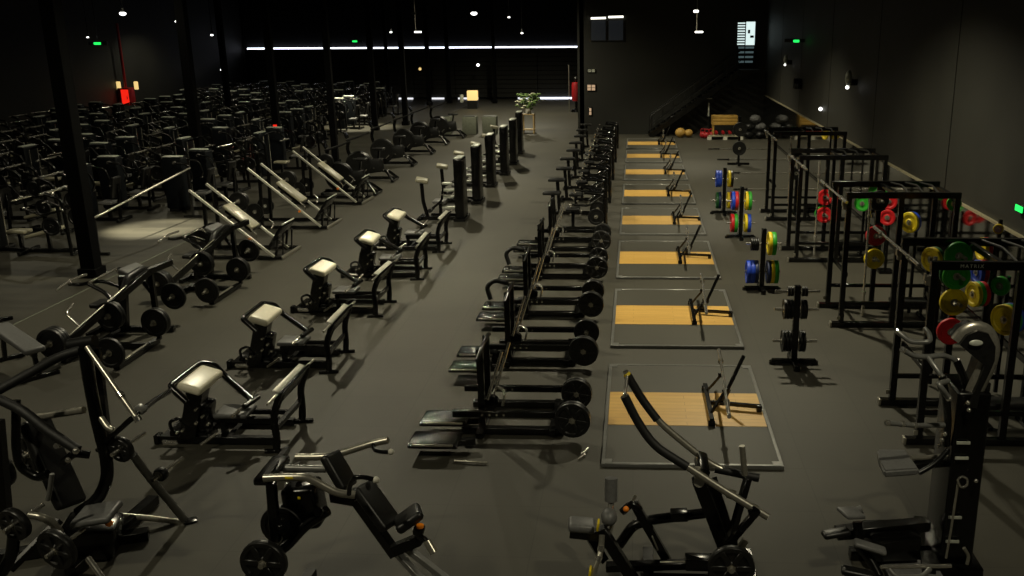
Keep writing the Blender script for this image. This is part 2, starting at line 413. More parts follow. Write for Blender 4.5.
# ------------------------------------------------------------------ weights and bars
def disc_prof(r, t, hub=.055, rim=.045):
    return [(.026, -t * .5), (hub, -t * .5), (hub + .01, -t * .28), (r - rim - .012, -t * .28), (r - rim, -t * .5), (r - .006, -t * .5), (r, -t * .38),
            (r, t * .38), (r - .006, t * .5), (r - rim, t * .5), (r - rim - .012, t * .28), (hub + .01, t * .28), (hub, t * .5), (.026, t * .5), (.026, -t * .5)]
PLATES = {}
def plate(loc, axis, m, label, r=.225, t=.06, group='weight plates', name='weight_plate', spokes=False):
    key = (m, round(r, 3), round(t, 3), spokes)
    q = V((0, 0, 1)).rotation_difference(V(axis).normalized())
    if key in PLATES:
        o = PLATES[key].copy(); COL.link(o); kidsrc = PLATES[key].children
        for c in kidsrc:
            c2 = c.copy(); COL.link(c2); c2.parent = o
    else:
        b = B().lathe(disc_prof(r, t), seg=28)
        if spokes:
            for k in range(6): b.box((math.cos(k * PI / 3) * r * .52, math.sin(k * PI / 3) * r * .52, 0), (r * .74, .05, t * 1.06), (0, 0, k * 60), .006, 1)
        o = obj(name, b, 'lighter' if spokes else m)
        h = obj('hub', B().lathe([(.026, -t * .5), (.05, -t * .505), (.05, t * .505), (.026, t * .5), (.026, -t * .5)], seg=16), 'steel', o)
        PLATES[key] = o
    o.location = loc; o.rotation_mode = 'QUATERNION'; o.rotation_quaternion = q
    o.name = name
    return tag(o, label, 'weight plate', group)

BARS = {}
def barbell(loc, axis, label, length=2.2, group='barbells', dark_ends=False, roll=0):
    key = (length, dark_ends)
    q = V((0, 0, 1)).rotation_difference(V(axis).normalized())
    if key not in BARS:
        o = thing('barbell', label, 'barbell')
        sl = .42 if length > 1.6 else .3
        obj('shaft', B().cyl((0, 0, -length / 2 + sl), (0, 0, length / 2 - sl), .02, seg=12), 'chrome', o)
        for s in (-1, 1):
            b = B().cyl((0, 0, s * (length / 2 - sl)), (0, 0, s * length / 2), .026, seg=14); b.cyl((0, 0, s * (length / 2 - sl - .02)), (0, 0, s * (length / 2 - sl + .02)), .04)
            obj('sleeve', b, 'black' if dark_ends and s < 0 else 'chrome', o)
        BARS[key] = o
    else: o = dup(BARS[key], loc)
    o.location = loc; o.rotation_mode = 'QUATERNION'; o.rotation_quaternion = q
    return tag(o, label, 'barbell', group)

# ------------------------------------------------------------------ lifting platforms
def make_platform():
    t = thing('lifting_platform', '', 'platform')
    w, d = 2.13, 3.34
    b = B()
    for x in (-w / 2 + .025, w / 2 - .025): b.box((x, 0, .025), (.05, d, .05), None, .006, 1)
    for y in (-d / 2 + .025, d / 2 - .025): b.box((0, y, .025), (w - .1, .05, .05), None, .006, 1)
    for x in (-1, 1):
        for y in (-1, 1): b.box((x * (w / 2 - .07), y * (d / 2 - .07), .046), (.12, .12, .012), None, .004, 1)
    obj('frame', b, 'grey', t)
    for y in (-1, 1): obj('rubber_mat', B().box((0, y * 1.09, .022), (w - .1, 1.06, .044)), 'mat', t)
    obj('wood_panel', B().box((0, 0, .024), (w - .1, 1.11, .046)), 'oak', t)
    return t
def make_stand():
    t = thing('barbell_stand', '', 'barbell stand')
    b = B(); b.bar((-.2, -.62, .07), (-.2, .62, .07), .06, .06)
    for y in (-.6, .6): b.box((-.2, y, .03), (.09, .06, .06), None, .008)
    obj('base', b, 'black', t)
    obj('foot', B().bar((-.2, .0, .07), (.45, -.12, .07), .05, .05).box((.46, -.12, .045), (.07, .09, .09), None, .01), 'black', t)
    obj('mast', B().bar((-.02, .0, .07), (.26, .1, .7), .04, .04).bar((-.04, 0, .06), (.06, .02, .26), .07, .07), 'black', t)
    b = B()
    for y in (-.4, .35): b.bar((-.2, y, .08), (-.03, y * .8, .33), .035, .035).box((-.03, y * .8, .35), (.05, .05, .05), None, .01)
    obj('saddle', b, 'black', t)
    return t
for i in range(8):
    y = [11.62, 15.8, 20.0, 24.1, 28.15, 32.4, 36.5, 40.5][i]
    nm = 'nearest' if i == 0 else ('farthest' if i == 7 else ORD[i] + ' nearest')
    if i == 0: pl = make_platform(); p = pl; p.location = (.69, y, 0)
    else: p = dup(pl, (.69, y, 0))
    tag(p, f'{nm} lifting platform with oak strip between grey rubber mats', 'platform', 'lifting platforms')
    if i == 0: st = make_stand(); s = st; s.location = (1.2, y + .05, .05)
    else: s = dup(st, (1.2 + (.0, .03, -.02, .02, .0, .04, .0, .02)[i], y + .05, .05))
    tag(s, f'black barbell stand on the {nm} lifting platform', 'barbell stand', 'stands on the lifting platforms')
    barbell((1.18 + (.0, .03, -.02, .02, .0, .04, .0, .02)[i], y - .1, .49), (.03, 1, .03), f'chrome barbell on the stand of the {nm} lifting platform', 2.2, 'barbells on the lifting platforms')

# barbells lying on the floor at the far right
for i, (x, y, lb) in enumerate(((4.35, 28.9, 'behind the second plate tree'), (4.45, 32.2, 'under the black plate tree'), (4.4, 35.5, 'just behind the black plate tree, with dark left sleeve'), (4.3, 38.6, 'farthest on the floor before the pallet, with dark left sleeve'))):
    barbell((x, y, .045), (1, .0, 0), 'barbell lying on the floor ' + lb, 2.6, 'barbells on the floor', True)

# ------------------------------------------------------------------ plate trees
def make_tree(levels, h, pl=.34):
    t = thing('plate_tree', '', 'plate rack')
    b = B(); b.bar((-.33, 0, .05), (.33, 0, .05), .08, .06); b.bar((0, -.32, .05), (0, .32, .05), .08, .06)
    for x, y in ((-.32, 0), (.32, 0), (0, -.3), (0, .3)): b.cyl((x, y, 0), (x, y, .05), .05)
    obj('base', b, 'black', t)
    obj('post', B().bar((0, 0, .05), (0, 0, h), .09, .09), 'black', t)
    for z in levels:
        for s in (-1, 1): obj('peg', B().cyl((s * .045, 0, z), (s * pl, 0, z + .012), .024), 'chrome', t)
    return t
def load(x, y, z, stack, where, r=.225):
    """stack: signed colour list going outward from the post"""
    for s, cs in stack.items():
        d = .085
        for c in cs:
            th = .075 if c in ('blue', 'red', 'green') else .065
            d += th / 2
            nm = {'rubber': 'black', 'dgreen': 'dark green', 'navy': 'navy'}.get(c, c)
            side = 'left' if s < 0 else 'right'
            plate((x + s * d, y, z + .01), (1, 0, 0), c, f'{nm} bumper plate, {side} peg, {where}', r if c != 'small' else .12, th, 'bumper plates on the plate trees', 'bumper_plate')
            d += th / 2 + .004
trees = [((2.47, 17.6), 1.22, 'of the nearest coloured plate tree', [(.36, {-1: ['navy', 'blue', 'blue'], 1: ['navy', 'yellow', 'green']}), (.92, {-1: [], 1: ['yellow', 'green']})]),
         ((2.55, 22.2), 1.25, 'of the second coloured plate tree', [(.36, {-1: ['green', 'red'], 1: ['yellow', 'blue']}), (.9, {-1: ['red', 'blue'], 1: ['yellow', 'green']})]),
         ((2.42, 25.2), 1.25, 'of the third coloured plate tree', [(.36, {-1: ['navy', 'dgreen'], 1: ['yellow', 'red']}), (.95, {-1: ['blue', 'blue'], 1: ['yellow', 'rubber']})])]
for i, ((x, y), h, wh, lv) in enumerate(trees):
    t = make_tree([l[0] for l in lv], h); t.location = (x, y, 0)
    tag(t, f'black plate tree holding coloured bumper plates, {["nearest", "middle", "farthest"][i]} of three beside the racks', 'plate rack', 'plate trees')
    for z, stck in lv: load(x, y, z, stck, ('lower level ' if z < .6 else 'upper level ') + wh)
for k, (dx_, lb) in enumerate(((-.11, 'inner'), (-.15, 'second'), (-.19, 'third'), (-.23, 'outer'))):
    plate((2.47 + dx_, 17.6, .92), (1, 0, 0), 'rubber', f'{lb} small black plate on upper left peg of nearest coloured tree', .13, .03, 'small black plates on the nearest tree')
# black weight tree standing alone
t = make_tree([.36, .86, 1.14], 1.24, .33); t.location = (2.43, 13.5, 0)
tag(t, 'slim weight tree with chrome pegs and black plates standing alone on the floor', 'plate rack', 'plate trees')
for li, z in enumerate((.36, .86, 1.14)):
    rad = (.165, .15, .075)[li]
    for s, n in ((-1, 3 if li < 2 else 2), (1, 2)):
        for k in range(n):
            plate((2.43 + s * (.08 + k * .048), 13.5, z + .01), (1, 0, 0), 'rubber', f'black plate {["nearest the post", "second from the post", "outermost"][k]} on {["low", "middle", "top"][li]} {"left" if s < 0 else "right"} peg of the lone weight tree', rad, .04, 'black plates on the lone weight tree')
# far tree with plates facing the room
t = thing('plate_tree', 'far black plate tree whose discs face the camera', 'plate rack', (3.78, 34.4, 0), 0, 'plate trees')
obj('post', B().bar((0, 0, .04), (0, 0, 1.75), .08, .08), 'black', t); obj('base', B().bar((-.4, 0, .04), (.4, 0, .04), .1, .08).bar((0, -.3, .04), (0, .3, .04), .1, .08), 'black', t)
for z in (.62, 1.3):
    obj('peg', B().cyl((0, 0, z), (0, -.25, z), .024), 'chrome', t)
    for k in range(2): plate((3.78, 34.4 - .09 - .07 * k, z), (0, 1, 0), 'rubber', f'{"front" if k else "rear"} black plate on {"lower" if z < 1 else "upper"} peg of the far tree', .25, .06, 'black plates on the far tree', spokes=False)

# ------------------------------------------------------------------ power racks along the right wall
def side_frame(t, y, xs, sgn, bars=True):
    b = B()
    for x in xs: obj('upright', B().bar((x, y, .05), (x, y, 2.28), .085, .075), 'black', t)
    obj('top_beam', B().bar((xs[0] - .05, y, 2.27), (xs[-1] + .05, y, 2.27), .08, .1), 'black', t)
    f = B().bar((xs[0] - .16, y, .05), (xs[-1] + .2, y, .05), .1, .08)
    obj('foot_beam', f, 'black', t)
    obj('foot_cap', B().box((xs[0] - .17, y, .05), (.03, .11, .09), None, .008).box((xs[0] - .05, y - .045 * sgn, .17), (.05, .012, .06)), 'steel', t)
    obj('lower_rail', B().bar((xs[0], y, .42), (xs[-1], y, .42), .05, .06), 'black', t)
racks = [(10.72, 11.95, 3.5), (15.35, 16.48, 3.52), (19.85, 20.95, 3.5), (24.3, 25.4, 3.6)]
RACKS = []
RN = ['nearest', 'second nearest', 'third nearest', 'farthest']
for i, (ya, yb, x0) in enumerate(racks):
    ym = (ya + yb) / 2
    t = thing('power_rack', f'{RN[i]} black power rack along the right wall', 'rack', (x0, ym, 0), 0, 'power racks')
    h = (yb - ya) / 2; RACKS.append(t)
    side_frame(t, -h, (0, 1.0 if i == 0 else .85, 1.75), 1); side_frame(t, h, (0, .68 if i == 0 else .78, 1.75), -1)
    for x in (1.75,): obj('cross_beam', B().bar((x, -h, 2.2), (x, h, 2.2), .08, .1), 'black', t)
    obj('cross_beam', B().bar((1.75, -h, .3), (1.75, h, .3), .06, .08), 'black', t)
    obj('cross_beam', B().bar((.8, -h, 2.26), (.8, h, 2.26), .06, .07), 'black', t)
    b = B()
    for k in range(3): b.tube([(.95 + .25 * k, -h, 2.3), (1.0 + .25 * k, 0, 2.34), (.95 + .25 * k, h, 2.3)], .015)
    obj('pull_up_bar', b, 'dark', t)
    obj('safety_arm', B().bar((.06, -h + .06, .9), (.06, h - .06, .9), .04, .07), 'black', t)
    for s in (-1, 1): obj('hook', B().box((-.06, s * h, 2.09), (.07, .06, .12), None, .01).box((-.1, s * h, 2.13), (.02, .06, .08)), 'steel', t)
    for z in ((1.1, 1.5, 1.85, 2.12), (.95, 1.37, 2.0), (.85, 1.25), (1.1, 1.5))[i]: obj('storage_peg', B().cyl((.68 if i == 0 else .78, h - .04, z), (.68 if i == 0 else .78, h - .3, z), .024), 'steel', t)
    # barbell racked across the front posts
    barbell((x0 - .088, ym + (.78, .3, -.6, -.2)[i], 2.19), (0, 1, 0), f'chrome barbell racked high across the {RN[i]} power rack', 2.2, 'racked barbells')
    # a second bar kept upright beside the storage post
    barbell((x0 + (.2, .5, .5, .5)[i], ya + .6, 1.12), (.0, .02, 1), f'barbell stored upright inside the {RN[i]} power rack', 2.2, 'upright barbells')
    # padded step and attachments between the frames
    q = thing('flat_bench', f'low black flat bench inside the {RN[i]} power rack', 'bench', (x0 + 1.27, ym, 0), 0, 'benches in the racks')
    obj('seat', B().box((0, 0, .3), (.62, .28, .08), None, .03, 3), 'pad', q)
    obj('frame', B().bar((-.28, 0, .24), (.28, 0, .24), .06, .06), 'black', q)
    for s in (-1, 1): obj('leg', B().bar((s * .22, 0, .26), (s * .24, 0, .03), .05, .05).bar((s * .24, -.2, .025), (s * .24, .2, .025), .06, .05), 'black', q)
    if i == 0:
        cu = bpy.data.curves.new('lettering', 'FONT'); cu.body = 'MATRIX'; cu.size = .06; cu.extrude = .002; cu.space_character = 1.35; cu.align_x = 'CENTER'; cu.align_y = 'CENTER'
        tmp = bpy.data.objects.new('tmp', cu); COL.link(tmp); dg = bpy.context.evaluated_depsgraph_get()
        me = bpy.data.meshes.new_from_object(tmp.evaluated_get(dg)); bpy.data.objects.remove(tmp)
        me.materials.clear(); me.materials.append(M['label'])
        lt = bpy.data.objects.new('lettering', me); COL.link(lt); lt.parent = t
        lt.location = (.41, -h - .043, 2.27); lt.rotation_euler = (PI / 2, 0, 0)
# coloured plates on the storage pegs (all face the camera)
spec = [(0, 1.85, 'green', 'dgreen'), (0, 1.5, 'yellow', None), (0, 1.1, 'red', None), (0, 2.12, 'green', None), (1, 1.37, 'red', None), (1, .95, 'yellow', None), (1, 2.0, 'rubber', None),
        (2, 1.25, 'red', None), (2, .85, 'red', 'green'), (3, 1.5, 'rubber', None), (3, 1.1, 'rubber', None)]
for i, z, c, c2 in spec:
    ya, yb, x0 = racks[i]
    nm = {'rubber': 'black', 'dgreen': 'dark green'}.get(c, c)
    plate((x0 + (.64 if i == 0 else .74), yb - .13, z), (0, 1, 0), c, f'{nm} plate hanging at {"top" if z > 1.9 else "upper" if z > 1.7 else "middle" if z > 1.3 else "low"} peg inside the {RN[i]} rack', .178, .06, 'coloured plates on the racks', 'bumper_plate')
    if c2: plate((x0 + (.62 if i == 0 else .72), yb - .065, z + .015), (0, 1, 0), c2, f'{c2.replace("dgreen", "dark green")} plate behind the {nm} one inside the {RN[i]} rack', .178, .06, 'coloured plates on the racks', 'bumper_plate')
# plates on the rear wall-side storage: edge-on stacks and discs
rear = [((4.763, 16, 1.691), (.8, .6, 0), ['yellow', 'blue'], .18), ((4.105, 12.6, 1.880), (.85, .5, 0), ['yellow', 'dgreen'], .17), ((5.076, 13.4, 1.835), (1, .12, 0), ['yellow', 'red'], .17), ((4.717, 12.5, 1.726), (1, .12, 0), ['blue', 'red'], .17),
        ((4.583, 12.2, 1.501), (1, .25, 0), ['yellow', 'green', 'red'], .17), ((4.936, 12.3, 1.600), (.75, .65, 0), ['green'], .13), ((4.768, 11.6, 1.344), (.85, .52, 0), ['yellow', 'green', 'blue'], .2), ((5.226, 13.4, 2.145), (.5, 1, 0), ['yellow'], .07),
        ((5.304, 15.6, 2.098), (.3, 1, 0), ['green'], .12), ((4.933, 20.2, 1.238), (.5, 1, 0), ['green'], .17), ((5.233, 20.2, 1.500), (.25, 1, 0), ['green', 'yellow'], .2), ((5.321, 19.6, 1.393), (.25, 1, 0), ['red'], .17), ((5.137, 18.9, 1.193), (.5, 1, 0), ['red'], .16),
        ((5.339, 26.5, 2.011), (.9, .4, 0), ['yellow'], .15), ((5.622, 26.8, 1.977), (.3, 1, 0), ['yellow'], .15)]
WH = ["by the far post of the second rack", "beside the nearest rack top", "edge on by the mirror, topmost", "edge on by the mirror, second from top", "edge on by the mirror, third from top", "at the right photo edge, small", "at the right photo edge, big tilted", "small, near the trim at right photo edge", "small, near the trim above the nearest rack",
      "left one high in the third rack", "front one high in the third rack", "upper right in the third rack", "lower right in the third rack", "left one by the farthest rack", "right one by the farthest rack"]
for j, ((x, y, z), ax, cs, rad) in enumerate(rear):
    a = V(ax).normalized(); o_ = a * .13
    host = [(r, q) for r, q in zip(racks, RACKS) if r[0] - .9 < y < r[1] + 1.6]
    if host:
        q = host[0][1]; off = -V(q.location)
        u = obj('storage_upright', B().bar((x + o_.x, y + o_.y, .03), (x + o_.x, y + o_.y, z + .1), .05, .05), 'black', q, off)
        g = obj('storage_peg', B().cyl((x + o_.x, y + o_.y, z), (x - o_.x * .9, y - o_.y * .9, z), .02), 'steel', u)
    else:
        q = thing('storage_post', 'black storage post carrying the plate ' + WH[j], 'plate rack', (x, y, 0), 0, 'storage posts by the right wall')
        obj('post', B().bar((o_.x, o_.y, .03), (o_.x, o_.y, z + .1), .05, .05), 'black', q)
        obj('base', B().box((o_.x, o_.y, .03), (.3, .3, .06), None, .01), 'black', q)
        obj('peg', B().cyl((o_.x, o_.y, z), (-o_.x * .9, -o_.y * .9, z), .02), 'steel', q)
    for k, c in enumerate(cs):
        dd = a * (-.06 + .058 * k)
        plate((x + dd.x, y + dd.y, z), a, c, f'{c.replace("dgreen", "dark green")} stored plate {WH[j]}', rad, .055, 'plates stored by the right wall', 'bumper_plate')

# ------------------------------------------------------------------ hip thrust machines
def make_hip():
    t = thing('hip_thrust_machine', '', 'exercise machine')
    b = B()
    b.bar((-.58, -.06, .06), (.95, -.06, .06), .09, .09).bar((-.5, .5, .06), (.95, .5, .06), .08, .08)
    b.bar((-.5, -.06, .06), (-.5, .5, .06), .08, .08).bar((.3, -.06, .06), (.3, .5, .06), .07, .07)
    b.box((-.58, -.06, .06), (.06, .14, .12), None, .01).box((-.2, .1, .08), (.5, .3, .16), None, .03)
    obj('base', b, 'black', t)
    b = B(); b.bar((-.2, .0, .06), (-.02, .0, .72), .22, .2); b.bar((-.28, .12, .05), (-.06, .12, .55), .1, .09); b.box((-.1, .1, .34), (.3, .3, .36), (0, 14, 0), .04)
    obj('column', b, 'black', t)
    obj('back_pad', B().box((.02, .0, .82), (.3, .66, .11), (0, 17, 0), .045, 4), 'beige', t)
    h = obj('lever_hoop', B().tube([(.02, -.4, .7), (-.19, -.34, .87), (-.17, .42, .88), (-.02, .48, .84), (.14, .44, .68), (.64, .02, .55)], .042, .05), 'black', t)
    b = B().cyl((.58, .04, .55), (.68, .2, .66), .017); b.cyl((.5, -.3, .47), (.6, .0, .53), .024)
    obj('handle', b, 'chrome', h)
    obj('hip_roller', B().cyl((.6, -.16, .54), (.66, .14, .55), .035), 'black', h)
    obj('seat', B().box((.42, -.02, .42), (.42, .36, .06), None, .025, 3), 'gpad', t)
    b = B().bar((.2, 0, .3), (.95, 0, .3), .07, .07).bar((.2, .3, .28), (.95, .3, .28), .05, .06)
    b.bar((.25, 0, .06), (.25, 0, .4), .07, .07)
    obj('rail', b, 'black', t)
    f = B()
    for y in (-.28, .62):
        f.tube([(1.0, y, .02), (1.02, y, .2), (.98 if y < 0 else 1.0, y + .04, .46), (1.1, y + .06, .74)], .032, .12, flat=(1.5, 1))
        f.bar((.86, y - .02, .02), (1.14, y + .02, .02), .06, .04)
    f.bar((1.0, -.28, .3), (1.0, .62, .3), .06, .06)
    obj('foot_stand', f, 'black', t)
    obj('foot_plate', B().box((1.1, .19, .7), (.035, 1.0, .2), (0, 26, 0), .01), 'gloss', t)
    obj('bright_edge_strip', B().box((1.06, .18, .79), (.08, .92, .02), (0, 20, 0), .006), 'satin', t)  # silver strip painted in for the glare along the foot plate
    b = B().cyl((1.06, -.55, .74), (1.08, -.28, .76), .016); b.cyl((1.1, .66, .76), (1.12, .92, .76), .016)
    obj('grip', b, 'steel', t)
    b = B()
    for (x, y) in ((-.4, -.3), (-.36, -.36)): b.cyl((x, y, .13), (x + .18, y, .13), .018)
    b.cyl((.1, -.36, .12), (.24, -.2, .2), .02)
    obj('weight_horn', b, 'chrome', t)
    b = B()
    for (x, y, z) in ((.0, -.14, .5), (.06, -.12, .4), (-.02, -.14, .32), (.12, -.12, .3), (-.2, -.14, .22), (-.26, -.16, .2)): b.cyl((x, y, z), (x, y - .05, z), .016)
    obj('bolt', b, 'chrome', t)
    b = B().tube([(-.36, -.1, .12), (-.4, -.1, .3), (-.26, -.1, .36), (-.16, -.1, .2)], .02, .06)
    obj('band_hook', b, 'black', t)
    return t
hp = [(-5.34, 10.49, 0.82), (-5.56, 13.15, 0.82), (-5.60, 15.96, 0.82), (-5.43, 18.41, 0.82), (-5.47, 20.80, 0.82)]
for i, (x, y, z) in enumerate(hp):
    if i == 0: hip = make_hip(); o = hip; o.location = (x, y, 0)
    else: o = dup(hip, (x, y, 0))
    o.rotation_euler = (0, 0, (0, .02, -.02, .03, 0)[i])
    tag(o, f'hip thrust machine with pale back pad, {["nearest", "second", "third", "fourth", "farthest"][i]} of the middle row', 'exercise machine', 'hip thrust machines')

# ------------------------------------------------------------------ selectorised machines with tall black towers
def make_sel():
    t = thing('tower_machine', '', 'exercise machine')
    obj('tower', B().box((0, .0, .83), (.24, .62, 1.64), None, .03, 3), 'black', t)
    obj('tower_top', B().box((0, .0, 1.66), (.2, .6, .03), None, .01), 'label', t)  # pale cap paints the light lying on the tower's top face
    b = B().bar((.0, -.1, .05), (-1.1, -.1, .05), .09, .09).bar((-.05, .35, .05), (-.9, .35, .05), .07, .07).bar((-1.1, -.35, .05), (-1.1, .3, .05), .08, .08).bar((.0, -.4, .05), (.0, .4, .05), .3, .08)
    obj('base', b, 'black', t)
    obj('pad_post', B().tube([(-.9, -.1, .08), (-1.0, -.1, .5), (-1.02, -.1, .98)], .05), 'black', t)
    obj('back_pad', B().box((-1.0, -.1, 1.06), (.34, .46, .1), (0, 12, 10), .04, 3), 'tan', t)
    obj('seat', B().box((-.55, -.05, .5), (.36, .4, .08), None, .03, 3), 'gpad', t)
    obj('seat_post', B().bar((-.55, -.05, .06), (-.55, -.05, .46), .08, .08), 'black', t)
    b = B()
    for z, w in ((1.0, .28), (.82, .34), (.64, .3), (.36, .34)): b.box((-.3, -.2, z), (w, .16, .05), None, .015)
    obj('label_plate', b, 'label', t)
    l = obj('lever', B().tube([(-.12, -.2, 1.05), (-.42, -.26, .92), (-.46, -.3, .55), (-.75, -.32, .32)], .03), 'black', t)
    obj('roller', B().cyl((-.75, -.5, .32), (-.75, -.1, .32), .055), 'foam', l)
    b = B().tube([(-.2, -.3, .7), (-.5, -.34, .72)], .016).tube([(-.2, .2, .72), (-.5, .24, .74)], .016)
    obj('handle', b, 'chrome', t)
    return t
tw = [(-4.62, 24.35), (-4.6, 26.9), (-4.62, 29.7), (-4.52, 32.17), (-4.51, 34.58), (-4.65, 37.6)]
for i, p in enumerate(tw):
    if i == 0: sel = make_sel(); o = sel; o.location = (p[0], p[1], 0)
    else: o = dup(sel, (p[0], p[1], 0))
    tag(o, f'black tower machine with small pad on a post, {ORD[i]} behind the hip thrust row', 'exercise machine', 'tower machines')

# ------------------------------------------------------------------ belt squat style lever machines
def make_belt():
    t = thing('lever_machine', '', 'exercise machine')
    b = B()
    for y in (0, .85): b.bar((-.3, y + .05, .06), (1.0, y + .05, .06), .1, .08)
    b.bar((-.05, -.15, .06), (-.05, 1.05, .06), .1, .08); b.bar((.85, -.05, .06), (.85, 1.0, .06), .08, .08)
    obj('base', b, 'black', t)
    for y, z in ((0, .3), (.85, .3)):
        l = obj('lever_bar', B().bar((-.4, y, z), (1.12, y, z), .07, .08), 'black', t)
        b = B()
        for k in range(4): b.cyl((-.02 + .09 * k, y - .05, z), (-.02 + .09 * k, y - .035, z), .014, seg=8)
        obj('bolt', b, 'chrome', l)
        obj('plate_horn', B().cyl((1.12, y + .02, z), (1.12, y - .22, z), .025), 'steel', l)
    for y in (-.52, .12):
        obj('plate_arm', B().bar((-.5, y, .12), (-.05, y + .1, .12), .08, .08), 'black', t)
        f = obj('foot_plate', B().box((-.52, y, .17), (.6, .42, .05), (0, 0, 0), .02), 'gloss', t)
        obj('tread', B().box((-.52, y, .2), (.54, .36, .012), (0, 0, 0), .004), 'gloss', f)
        obj('glare_strip', B().box((-.52, y - .2, .19), (.5, .015, .03), None, .002), 'steel', f)  # pale strip stands in for lamp glare on the glossy plate
    for y in (.12, .62):
        u = obj('upright', B().bar((-.05, y, .06), (-.05, y, 1.12), .085, .07), 'black', t)
    obj('handle_bar', B().tube([(-.05, -.12, 1.05), (-.02, .1, 1.14), (-.02, .64, 1.14), (-.05, .9, 1.05)], .026, .1), 'black', t)
    for s in (0, 1): obj('guide_rod', B().cyl((.02 + .05 * s, .16 + .36 * s, .42), (.2 + .05 * s, .3 + .36 * s, 1.02), .02), 'chrome', t)
    b = B().tube([(.2, .2, .32), (.24, .24, .5), (.1, .4, .52), (.04, .3, .34)], .02, .08)
    obj('cable_hook', b, 'chrome', t)
    obj('pulley', B().cyl((.06, .2, .36), (.06, .28, .36), .09), 'black', t)
    return t
bl = [10.78, 13.3, 15.72, 18.28, 20.7]
for i, y in enumerate(bl):
    nm = ['nearest', 'second', 'third', 'fourth', 'farthest'][i]
    if i == 0: blt = make_belt(); o = blt; o.location = (-1.87, y, 0)
    else: o = dup(blt, (-1.87, y, 0))
    tag(o, f'black lever machine with glossy footplates, {nm} of the row left of the platforms', 'exercise machine', 'lever machines')
    if i in (2, 3): obj('arm_pad', B().tube([(-.72, .35, .22), (-.8, .4, .45), (-.66, .45, .56), (-.4, .45, .5)], .045, .12, 12), 'pad', o)
    for k, yy in enumerate((0, .85)):
        for q in range(2 - (k and i % 2)):
            plate((-.75, y + yy - .1 - .07 * q, .3), (.12, 1, 0), 'rubber', f'{"front" if q else "rear"} black disc on {"far" if k else "near"} lever of the {nm} lever machine', .225 if not k else .205, .06, 'discs on lever machines', spokes=True)
# black T-post machines farther down the same row
def make_tpost():
    t = thing('row_machine', '', 'exercise machine')
    b = B().bar((-.7, .0, .05), (.75, .0, .05), .09, .08).bar((-.7, -.35, .05), (-.7, .35, .05), .08, .08).bar((.72, -.4, .05), (.72, .4, .05), .08, .08)
    obj('base', b, 'black', t)
    obj('post', B().bar((-.55, .0, .05), (-.6, .0, .92), .09, .08), 'black', t)
    obj('chest_pad', B().box((-.62, .0, .95), (.46, .26, .08), None, .03, 3), 'pad', t)
    obj('seat', B().box((-.1, .0, .55), (.36, .34, .08), None, .03, 3), 'pad', t)
    obj('seat_post', B().bar((-.1, 0, .05), (-.1, 0, .52), .08, .08), 'black', t)
    for y in (-.36, .36):
        obj('frame_leg', B().tube([(.72, y, .05), (.7, y, .98), (.2, y, 1.02)], .04, .1), 'black', t)
        l = obj('lever', B().tube([(.66, y, .95), (.3, y * 1.1, .7), (-.1, y * 1.2, .74)], .028), 'black', t)
        obj('handle', B().tube([(-.1, y * 1.2 - .1, .74), (-.16, y * 1.2, .76), (-.1, y * 1.2 + .1, .74)], .017), 'chrome', l)
        obj('plate_horn', B().cyl((.5, y, .45), (.5, y * 1.7, .45), .025), 'chrome', l)
    b = B()
    for k in range(6): b.ball((random.uniform(-.2, .5), random.uniform(-.3, .1), random.uniform(.4, 1.0)), .025)
    obj('adjuster_knob', b, 'chrome', t)
    obj('name_plate', B().box((.45, 0, 1.0), (.3, .5, .04), (0, 8, 0), .01), 'gloss', t)
    return t
for i in range(9):
    y = 23.0 + i * 2.05
    o = make_tpost() if i == 0 else dup(tp, (0, 0, 0))
    if i == 0: tp = o
    o.location = (-1.45 - .05 * (i % 2), y, 0)
    tag(o, f'black row machine with T shaped chest post, {ORD[i]} beyond the lever machines', 'exercise machine', 'row machines')
    for s in (-1, 1):
        plate((-.95 - .05 * (i % 2), y + s * .5, .45), (0, 1, 0), 'rubber', f'black disc on {"near" if s < 0 else "far"} side of the {ORD[i]} T post row machine', .2, .06, 'discs on row machines')

